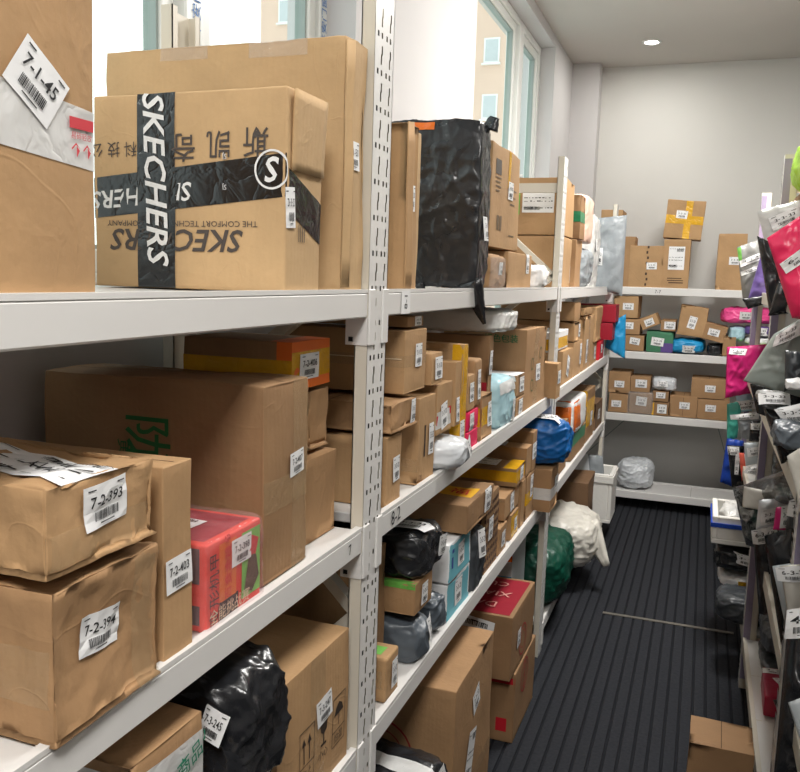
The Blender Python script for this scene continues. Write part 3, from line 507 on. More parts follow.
  {'k': 'lump', 'n': 'plastic_bag_parcel', 'L': 'silver plastic bag under the pink bubble-wrapped parcel', 'c': 'parcel', 'b': (-0.8, -0.54, 4.06, 4.42, 1.503, 1.716), 't': 'grey', 'g': 'parcels on the top shelf after the second post', 'e': 3.5, 'amp': 0.016},
  {'k': 'lump', 'n': 'bubble_wrapped_parcel', 'L': 'tall pinkish parcel in bubble wrap above the silver bag', 'c': 'parcel', 'b': (-0.76, -0.55, 4.08, 4.38, 1.72, 1.972), 't': 'peach', 'g': 'parcels on the top shelf after the second post', 'e': 5, 'amp': 0.01, 'strips': [('wrap', '-y', 0.1, 0.9, 0.05, 0.95)]},
  {'k': 'lump', 'n': 'plastic_bag_parcel', 'L': 'clear film bag beside the bubble-wrapped parcel with a sticker', 'c': 'parcel', 'b': (-0.8, -0.56, 4.46, 4.84, 1.503, 1.93), 't': 'clear', 'g': 'parcels on the top shelf after the second post', 'e': 5, 'amp': 0.016, 'labs': [('+x', 0.4, 0.6, 0.07, 0.06, None, 0, 'shelf')]},
  {'k': 'mail', 'n': 'poly_mailer', 'L': 'large grey plastic mailer slumped over the shelf end', 'c': 'mailer bag', 'q': [(-0.663, 5, 1.892), (-0.457, 5, 1.916), (-0.455, 5, 1.456), (-0.711, 5, 1.523)], 't': 'grey', 'g': 'parcels on the top shelf after the second post', 'th': 0.045, 'amp': 0.014, 'res': 30, 'labs': [(0.42, 0.55, 0.035, 0.1, None, 4)]},
  {'k': 'box', 'n': 'cardboard_carton', 'L': 'narrow carton standing under the crumpled kraft box by the first post', 'c': 'carton', 'b': (-0.85, -0.55, 1.472, 1.553, 1.085, 1.225), 't': 'k2', 'g': 'parcels on the middle shelf between the first and second posts', 'labs': [('+x', 0.6, 0.5, 0.035, 0.05, None, 3, 'shelf')]},
  {'k': 'box', 'n': 'cardboard_carton', 'L': 'crumpled kraft box squeezed beneath the cream-taped carton', 'c': 'carton', 'b': (-0.82, -0.54, 1.475, 1.63, 1.228, 1.292), 't': 'k3', 'g': 'parcels on the middle shelf between the first and second posts', 'crease': 0.006, 'amp': 0.008, 'r': 0.008, 'cell': 0.009, 'labs': [('+x', 0.8, 0.5, 0.03, 0.05, None, 0, 'shelf')]},
  {'k': 'box', 'n': 'cardboard_carton', 'L': 'square carton with a pale tape line beside the first post', 'c': 'carton', 'b': (-0.845, -0.55, 1.56, 1.69, 1.296, 1.425), 't': 'k2', 'g': 'parcels on the middle shelf between the first and second posts', 'amp': 0.003, 'labs': [('+x', 0.6, 0.58, 0.04, 0.048, None, 0, 'shelf')], 'tapes': [('clear', ('-y', 0, 1, 0.42, 0.6), ('+x', 0, 1, 0.42, 0.6))], 'prints': [('-y', 0.5, 0.55, [('R', -0.14, -0.001, 0.14, 0.001)], (226, 206, 176), 0, 0.003)]},
  {'k': 'box', 'n': 'cardboard_carton', 'L': 'thin box lying topmost under the beam beside the first post', 'c': 'carton', 'b': (-0.84, -0.56, 1.6, 1.7, 1.4275, 1.452), 't': 'k3', 'g': 'parcels on the middle shelf between the first and second posts', 'labs': [('+x', 0.6, 0.5, 0.04, 0.02, None, 0, 'shelf')]},
  {'k': 'box', 'n': 'cardboard_carton', 'L': 'tall plain carton with a slot beside the grey courier bag', 'c': 'carton', 'b': (-0.85, -0.55, 1.664, 1.773, 1.085, 1.277), 't': 'k2', 'g': 'parcels on the middle shelf between the first and second posts', 'labs': [('+x', 0.72, 0.48, 0.03, 0.07, None, 0, 'shelf')], 'prints': [('+x', 0.38, 0.48, [('R', -0.004, -0.035, 0.004, 0.035)], (60, 44, 32), 0)], 'tapes': [('clear', ('-y', 0, 1, 0.15, 0.3))]},
  {'k': 'box', 'n': 'cardboard_carton', 'L': 'little carton balanced atop the tall plain carton', 'c': 'carton', 'b': (-0.76, -0.55, 1.735, 1.815, 1.294, 1.367), 't': 'k2', 'g': 'parcels on the middle shelf between the first and second posts', 'labs': [('+x', 0.6, 0.5, 0.05, 0.05, None, 0, 'shelf')]},
  {'k': 'box', 'n': 'cardboard_carton', 'L': 'carton with red and white tape above the grey courier bag', 'c': 'carton', 'b': (-0.8, -0.55, 1.785, 1.905, 1.172, 1.291), 't': 'k2', 'g': 'parcels on the middle shelf between the first and second posts', 'tapes': [('white', ('+x', 0, 1, 0.12, 0.45), ('-y', 0.5, 1, 0.12, 0.45))], 'labs': [('+x', 0.5, 0.35, 0.05, 0.06, None, 8, 'shelf')], 'panels': [('p_red', '+x', 0.02, 0.14, 0.2, 0.38), ('p_red', '+x', 0.82, 0.95, 0.32, 0.48)]},
  {'k': 'lump', 'n': 'plastic_bag_parcel', 'L': 'grey courier bag with black print overhanging the beam', 'c': 'parcel', 'b': (-0.76, -0.5, 1.79, 1.975, 1.085, 1.169), 't': 'silver', 'g': 'parcels on the middle shelf between the first and second posts', 'e': 3, 'amp': 0.012, 'labs': [('+x', 0.72, 0.62, 0.04, 0.045, None, 20, 'shelf')]},
  {'k': 'box', 'n': 'cardboard_carton', 'L': 'upright carton behind the grey courier bag', 'c': 'carton', 'b': (-0.8, -0.55, 1.925, 1.978, 1.172, 1.332), 't': 'k2', 'g': 'parcels on the middle shelf between the first and second posts', 'labs': [('+x', 0.5, 0.25, 0.03, 0.06, None, 0, 'shelf')], 'amp': 0.002},
  {'k': 'box', 'n': 'cardboard_carton', 'L': 'tall carton edged with broad yellow tape', 'c': 'carton', 'b': (-0.85, -0.55, 1.983, 2.036, 1.085, 1.37), 't': 'k2', 'g': 'parcels on the middle shelf between the first and second posts', 'tapes': [('yellow', ('+x', 0, 1, 0, 1), ('-y', 0.9, 1, 0, 1)), ('clear', ('-y', 0, 0.9, 0.75, 0.95))], 'labs': [('+x', 0.3, 0.22, 0.04, 0.06, None, 0, 'shelf')]},
  {'k': 'box', 'n': 'gift_box', 'L': 'red and pink box at the shelf edge, lower of a pair', 'c': 'box', 'b': (-0.8, -0.55, 2.045, 2.165, 1.085, 1.137), 't': 'p_hotpink', 'g': 'parcels on the middle shelf between the first and second posts', 'seam': 0},
  {'k': 'box', 'n': 'gift_box', 'L': 'red and pink box with sticker, upper of a pair', 'c': 'box', 'b': (-0.8, -0.55, 2.047, 2.163, 1.139, 1.19), 't': 'p_hotpink', 'g': 'parcels on the middle shelf between the first and second posts', 'seam': 0, 'labs': [('+x', 0.3, 0.4, 0.04, 0.05, None, 0, 'shelf')]},
  {'k': 'box', 'n': 'cardboard_carton', 'L': 'small carton on the red and pink pair, nearer one', 'c': 'carton', 'b': (-0.74, -0.55, 2.047, 2.11, 1.192, 1.287), 't': 'k2', 'g': 'parcels on the middle shelf between the first and second posts', 'labs': [('+x', 0.5, 0.5, 0.04, 0.05, None, 0, 'shelf')]},
  {'k': 'box', 'n': 'cardboard_carton', 'L': 'rounded carton on the red and pink pair, farther one', 'c': 'carton', 'b': (-0.76, -0.55, 2.117, 2.195, 1.192, 1.323), 't': 'k3', 'g': 'parcels on the middle shelf between the first and second posts', 'r': 0.012, 'labs': [('+x', 0.5, 0.45, 0.03, 0.08, None, 0, 'shelf')]},
  {'k': 'box', 'n': 'cardboard_carton', 'L': 'kraft carton with yellow tape beside the blue and white nappy pack', 'c': 'carton', 'b': (-0.75, -0.55, 2.205, 2.33, 1.085, 1.216), 't': 'k3', 'g': 'parcels on the middle shelf between the first and second posts', 'r': 0.006, 'amp': 0.006, 'crease': 0.003, 'tapes': [('yellow', ('-y', 0.4, 1, 0.3, 0.7), ('+x', 0, 1, 0.3, 0.7))], 'labs': [('+x', 0.8, 0.5, 0.04, 0.07, None, 0, 'shelf')]},
  {'k': 'box', 'n': 'cardboard_carton', 'L': 'wide carton with red print under the bubble-wrapped white parcel', 'c': 'carton', 'b': (-0.8, -0.57, 2.335, 2.385, 1.085, 1.371), 't': 'k4', 'g': 'parcels on the middle shelf between the first and second posts', 'labs': [('+x', 0.5, 0.72, 0.03, 0.07, None, 0, 'shelf')], 'panels': [('p_darkred', '-y', 0.86, 0.97, 0.4, 0.52)]},
  {'k': 'lump', 'n': 'bubble_wrapped_parcel', 'L': 'white parcel in bubble wrap lying across the pile under the beam', 'c': 'parcel', 'b': (-0.88, -0.54, 2.3, 2.64, 1.374, 1.456), 't': 'clear', 'g': 'parcels on the middle shelf between the first and second posts', 'e': 4, 'amp': 0.01, 'res': 34},
  {'k': 'lump', 'n': 'nappy_pack', 'L': 'blue and white nappy pack with printed letters', 'c': 'pack', 'b': (-0.72, -0.54, 2.4, 2.62, 1.085, 1.252), 't': 'paleblue', 'g': 'parcels on the middle shelf between the first and second posts', 'e': 4, 'amp': 0.008, 'strips': [('white', '+x', 0, 1, 0.72, 0.98)], 'labs': [('+x', 0.75, 0.35, 0.05, 0.07, None, 0, 'shelf')]},
  {'k': 'box', 'n': 'cardboard_carton', 'L': 'white topped carton beside the nappy pack, lower of two', 'c': 'carton', 'b': (-0.76, -0.55, 2.65, 2.775, 1.085, 1.15), 't': 'k3', 'g': 'parcels on the middle shelf between the first and second posts', 'labs': [('+x', 0.5, 0.5, 0.06, 0.05, None, 0, 'shelf')]},
  {'k': 'box', 'n': 'cardboard_carton', 'L': 'white topped carton beside the nappy pack, upper of two', 'c': 'carton', 'b': (-0.76, -0.55, 2.65, 2.775, 1.152, 1.227), 't': 'k3', 'g': 'parcels on the middle shelf between the first and second posts', 'panels': [('p_white', '+z', 0, 1, 0, 1), ('p_white', '-y', 0, 1, 0.7, 1)], 'labs': [('+x', 0.6, 0.5, 0.06, 0.05, None, 0, 'shelf')]},
  {'k': 'box', 'n': 'cardboard_carton', 'L': 'tall wide carton with green print and round green marks', 'c': 'carton', 'b': (-0.85, -0.55, 2.785, 3.14, 1.085, 1.366), 't': 'k3', 'g': 'parcels on the middle shelf between the first and second posts', 'amp': 0.004, 'labs': [('+x', 0.62, 0.42, 0.07, 0.06, None, 0, 'shelf')], 'prints': [('-y', 0.7, 0.88, [('T', '绿色包装', 0, 0, 0.03, 0, 0.006)], (20, 104, 60), 0), ('-y', 0.66, 0.4, [('P', [(-0.04, 0), (0, 0.012), (0.04, 0.004), (0, -0.008)])], (20, 120, 70), 0), ('+x', 0.35, 0.55, [('O', 0, 0, 0.018, 0.022)], (60, 90, 50), 0), ('+x', 0.72, 0.66, [('O', 0, 0, 0.018, 0.022)], (60, 90, 50), 0), ('+x', 0.35, 0.28, [('O', 0, 0, 0.018, 0.022)], (60, 90, 50), 0)], 'tapes': [('clear', ('+x', 0.4, 0.6, 0, 1))]},
  {'k': 'box', 'n': 'cardboard_carton', 'L': 'small carton standing right before the second post', 'c': 'carton', 'b': (-0.76, -0.505, 3.16, 3.245, 1.085, 1.222), 't': 'k2', 'g': 'parcels on the middle shelf between the first and second posts', 'labs': [('+x', 0.5, 0.6, 0.06, 0.05, None, 0, 'shelf')]},
  {'k': 'box', 'n': 'cardboard_carton', 'L': 'carton with slanted sticker behind the second post', 'c': 'carton', 'b': (-0.8, -0.55, 3.58, 3.84, 1.085, 1.236), 't': 'k2', 'g': 'parcels on the middle shelf after the second post', 'labs': [('+x', 0.5, 0.5, 0.06, 0.09, None, -20, 'shelf')]},
  {'k': 'box', 'n': 'taped_box', 'L': 'white box with yellow tape resting behind the second post', 'c': 'box', 'b': (-0.78, -0.57, 3.42, 3.8, 1.238, 1.322), 't': 'p_white', 'g': 'parcels on the middle shelf after the second post', 'tapes': [('yellow', ('-y', 0, 1, 0.1, 0.65), ('+x', 0, 1, 0.1, 0.65))], 'seam': 0},
  {'k': 'box', 'n': 'cardboard_carton', 'L': 'upright plain carton after the second post', 'c': 'carton', 'b': (-0.8, -0.55, 3.87, 4.14, 1.085, 1.255), 't': 'k2', 'g': 'parcels on the middle shelf after the second post', 'labs': [('+x', 0.8, 0.6, 0.06, 0.1, None, 0, 'shelf')]},
  {'k': 'box', 'n': 'cardboard_carton', 'L': 'long carton, lower of the long pair under the beam', 'c': 'carton', 'b': (-0.88, -0.55, 3.87, 4.06, 1.257, 1.349), 't': 'k2', 'g': 'parcels on the middle shelf after the second post', 'labs': [('+x', 0.8, 0.5, 0.04, 0.06, None, 0, 'shelf')]},
  {'k': 'box', 'n': 'cardboard_carton', 'L': 'long carton, upper of the long pair under the beam', 'c': 'carton', 'b': (-0.9, -0.55, 3.84, 4.03, 1.351, 1.437), 't': 'k3', 'g': 'parcels on the middle shelf after the second post', 'r': 0.008},
  {'k': 'box', 'n': 'cardboard_carton', 'L': 'tall upright carton beside the long pair', 'c': 'carton', 'b': (-0.8, -0.55, 4.2, 4.58, 1.085, 1.362), 't': 'k2', 'g': 'parcels on the middle shelf after the second post', 'labs': [('+x', 0.3, 0.35, 0.07, 0.12, None, 0, 'shelf')], 'tapes': [('clear', ('+x', 0.45, 0.6, 0, 1))]},
  {'k': 'box', 'n': 'cardboard_carton', 'L': 'flat box lying on the tall upright carton', 'c': 'carton', 'b': (-0.8, -0.56, 4.22, 4.6, 1.364, 1.402), 't': 'k2', 'g': 'parcels on the middle shelf after the second post'},
  {'k': 'box', 'n': 'cardboard_carton', 'L': 'low carton under the wrinkled kraft carton near the shelf end', 'c': 'carton', 'b': (-0.8, -0.56, 4.64, 4.86, 1.085, 1.198), 't': 'k3', 'g': 'parcels on the middle shelf after the second post', 'labs': [('+x', 0.5, 0.5, 0.08, 0.07, None, 0, 'shelf')]},
  {'k': 'box', 'n': 'cardboard_carton', 'L': 'wrinkled upright kraft carton near the shelf end', 'c': 'carton', 'b': (-0.8, -0.55, 4.66, 5, 1.2, 1.402), 't': 'k2', 'g': 'parcels on the middle shelf after the second post', 'crease': 0.006, 'amp': 0.01, 'r': 0.012, 'cell': 0.015},
  {'k': 'box', 'n': 'red_box', 'L': 'bright red box with sticker at the shelf end', 'c': 'box', 'b': (-0.8, -0.55, 4.89, 5.13, 1.085, 1.193), 't': 'p_red', 'g': 'parcels on the middle shelf after the second post', 'seam': 0, 'labs': [('+x', 0.3, 0.6, 0.06, 0.05, None, 0, 'shelf')]},
  {'k': 'box', 'n': 'red_box', 'L': 'dark red box at the far post, lower of two', 'c': 'box', 'b': (-0.78, -0.5, 5.03, 5.235, 1.196, 1.298), 't': 'p_darkred', 'g': 'parcels on the middle shelf after the second post', 'seam': 0},
  {'k': 'box', 'n': 'red_box', 'L': 'dark red box at the far post, upper of two', 'c': 'box', 'b': (-0.8, -0.485, 5.03, 5.235, 1.3, 1.405), 't': 'p_darkred', 'g': 'parcels on the middle shelf after the second post', 'seam': 0},
  {'k': 'mail', 'n': 'poly_mailer', 'L': 'bright blue plastic bag hanging at the far rack corner', 'c': 'mailer bag', 'q': [(-0.528, 5.255, 1.293), (-0.448, 5.255, 1.345), (-0.437, 5.255, 1.071), (-0.56, 5.255, 1.137)], 't': 'sky', 'g': 'parcels on the middle shelf after the second post', 'th': 0.02, 'amp': 0.014},
  {'k': 'box', 'n': 'cardboard_carton', 'L': 'small taped kraft parcel with green sticker at the post foot side', 'c': 'carton', 'b': (-0.75, -0.55, 1.5, 1.583, 0.668, 0.765), 't': 'k2', 'g': 'parcels on the lower shelf between the first and second posts', 'r': 0.008, 'crease': 0.002, 'labs': [('+x', 0.6, 0.5, 0.035, 0.06, None, 0, 'shelf')], 'panels': [('p_lgreen', '+z', 0.25, 0.9, 0.2, 0.7)], 'tapes': [('clear', ('-y', 0, 1, 0.3, 0.7))]},
  {'k': 'box', 'n': 'cardboard_carton', 'L': 'dim wide carton with waybill behind the first post', 'c': 'carton', 'b': (-0.86, -0.615, 1.59, 1.66, 0.668, 0.955), 't': 'k4', 'g': 'parcels on the lower shelf between the first and second posts', 'labs': [('+z', 0.25, 0.5, 0.1, 0.045, None, 0, 'ship'), ('-y', 0.88, 0.3, 0.04, 0.06, None, -6, 'shelf')]},
  {'k': 'lump', 'n': 'plastic_bag_parcel', 'L': 'grey plastic bag parcel with sticker beneath the green-striped carton', 'c': 'parcel', 'b': (-0.8, -0.53, 1.665, 1.8, 0.668, 0.785), 't': 'slate', 'g': 'parcels on the lower shelf between the first and second posts', 'e': 3, 'amp': 0.016, 'labs': [('+x', 0.65, 0.65, 0.04, 0.06, None, 10, 'shelf')]},
  {'k': 'box', 'n': 'cardboard_carton', 'L': 'carton with green stripe beneath the black bag', 'c': 'carton', 'b': (-0.78, -0.55, 1.672, 1.79, 0.788, 0.862), 't': 'k3', 'g': 'parcels on the lower shelf between the first and second posts', 'tapes': [('lgreen', ('-y', 0, 1, 0.82, 1), ('+z', 0, 1, 0, 0.12))], 'labs': [('+x', 0.5, 0.5, 0.04, 0.05, None, 0, 'shelf')]},
  {'k': 'lump', 'n': 'plastic_bag_parcel', 'L': 'black plastic bag parcel with white waybill under the 8-2 mark', 'c': 'parcel', 'b': (-0.8, -0.53, 1.665, 1.86, 0.865, 0.985), 't': 'black', 'g': 'parcels on the lower shelf between the first and second posts', 'e': 4, 'amp': 0.016, 'res': 34, 'labs': [('+z', 0.8, 0.35, 0.09, 0.06, None, -8, 'shelf'), ('+x', 0.75, 0.5, 0.035, 0.05, None, 0, 'shelf')]},
  {'k': 'lump', 'n': 'plastic_bag_parcel', 'L': 'small grey bag lying beside the teal boxes', 'c': 'parcel', 'b': (-0.75, -0.53, 1.812, 1.925, 0.668, 0.79), 't': 'slate', 'g': 'parcels on the lower shelf between the first and second posts', 'e': 2.6, 'amp': 0.018},
  {'k': 'box', 'n': 'teal_printed_box', 'L': 'white carton with teal printed side, lower of two', 'c': 'box', 'b': (-0.8, -0.55, 1.935, 2.136, 0.668, 0.768), 't': 'p_white', 'g': 'parcels on the lower shelf between the first and second posts', 'seam': 0, 'panels': [('p_aqua', '+x', 0, 1, 0, 1)], 'labs': [('+x', 0.5, 0.55, 0.06, 0.07, None, 0, 'shelf')]},
  {'k': 'box', 'n': 'teal_printed_box', 'L': 'white carton with teal printed side, upper of two', 'c': 'box', 'b': (-0.8, -0.55, 1.935, 2.136, 0.77, 0.872), 't': 'p_white', 'g': 'parcels on the lower shelf between the first and second posts', 'seam': 0, 'panels': [('p_aqua', '+x', 0, 1, 0, 1)], 'labs': [('+x', 0.55, 0.5, 0.06, 0.06, None, 0, 'shelf')], 'prints': [('+x', 0.2, 0.6, [('R', -0.012, -0.03, 0, 0), ('R', -0.01, 0.01, 0.006, 0.02)], (50, 70, 150), 0)]},
  {'k': 'box', 'n': 'cardboard_carton', 'L': 'big worn carton with round-cornered yellow seal on its lid', 'c': 'carton', 'b': (-0.88, -0.53, 2.02, 2.3, 0.876, 0.955), 't': 'k4', 'g': 'parcels on the lower shelf between the first and second posts', 'r': 0.006, 'amp': 0.006, 'crease': 0.002, 'labs': [('+x', 0.75, 0.6, 0.06, 0.07, None, 0, 'shelf'), ('+z', 0.35, 0.35, 0.12, 0.12, None, 0, 'ship')], 'panels': [('p_yellow', '+z', 0.68, 0.94, 0.35, 0.7)], 'prints': [('+z', 0.81, 0.52, [('T', '福', 0, 0, 0.06, 0, 0.006)], (200, 60, 30), 0, 0.003)]},
  {'k': 'lump', 'n': 'plastic_bag_parcel', 'L': 'dark grey mailer squeezed between teal and leopard boxes', 'c': 'parcel', 'b': (-0.75, -0.535, 2.15, 2.285, 0.668, 0.86), 't': 'darkgrey', 'g': 'parcels on the lower shelf between the first and second posts', 'e': 5, 'amp': 0.012, 'labs': [('+x', 0.5, 0.75, 0.04, 0.08, None, 0, 'shelf')]},
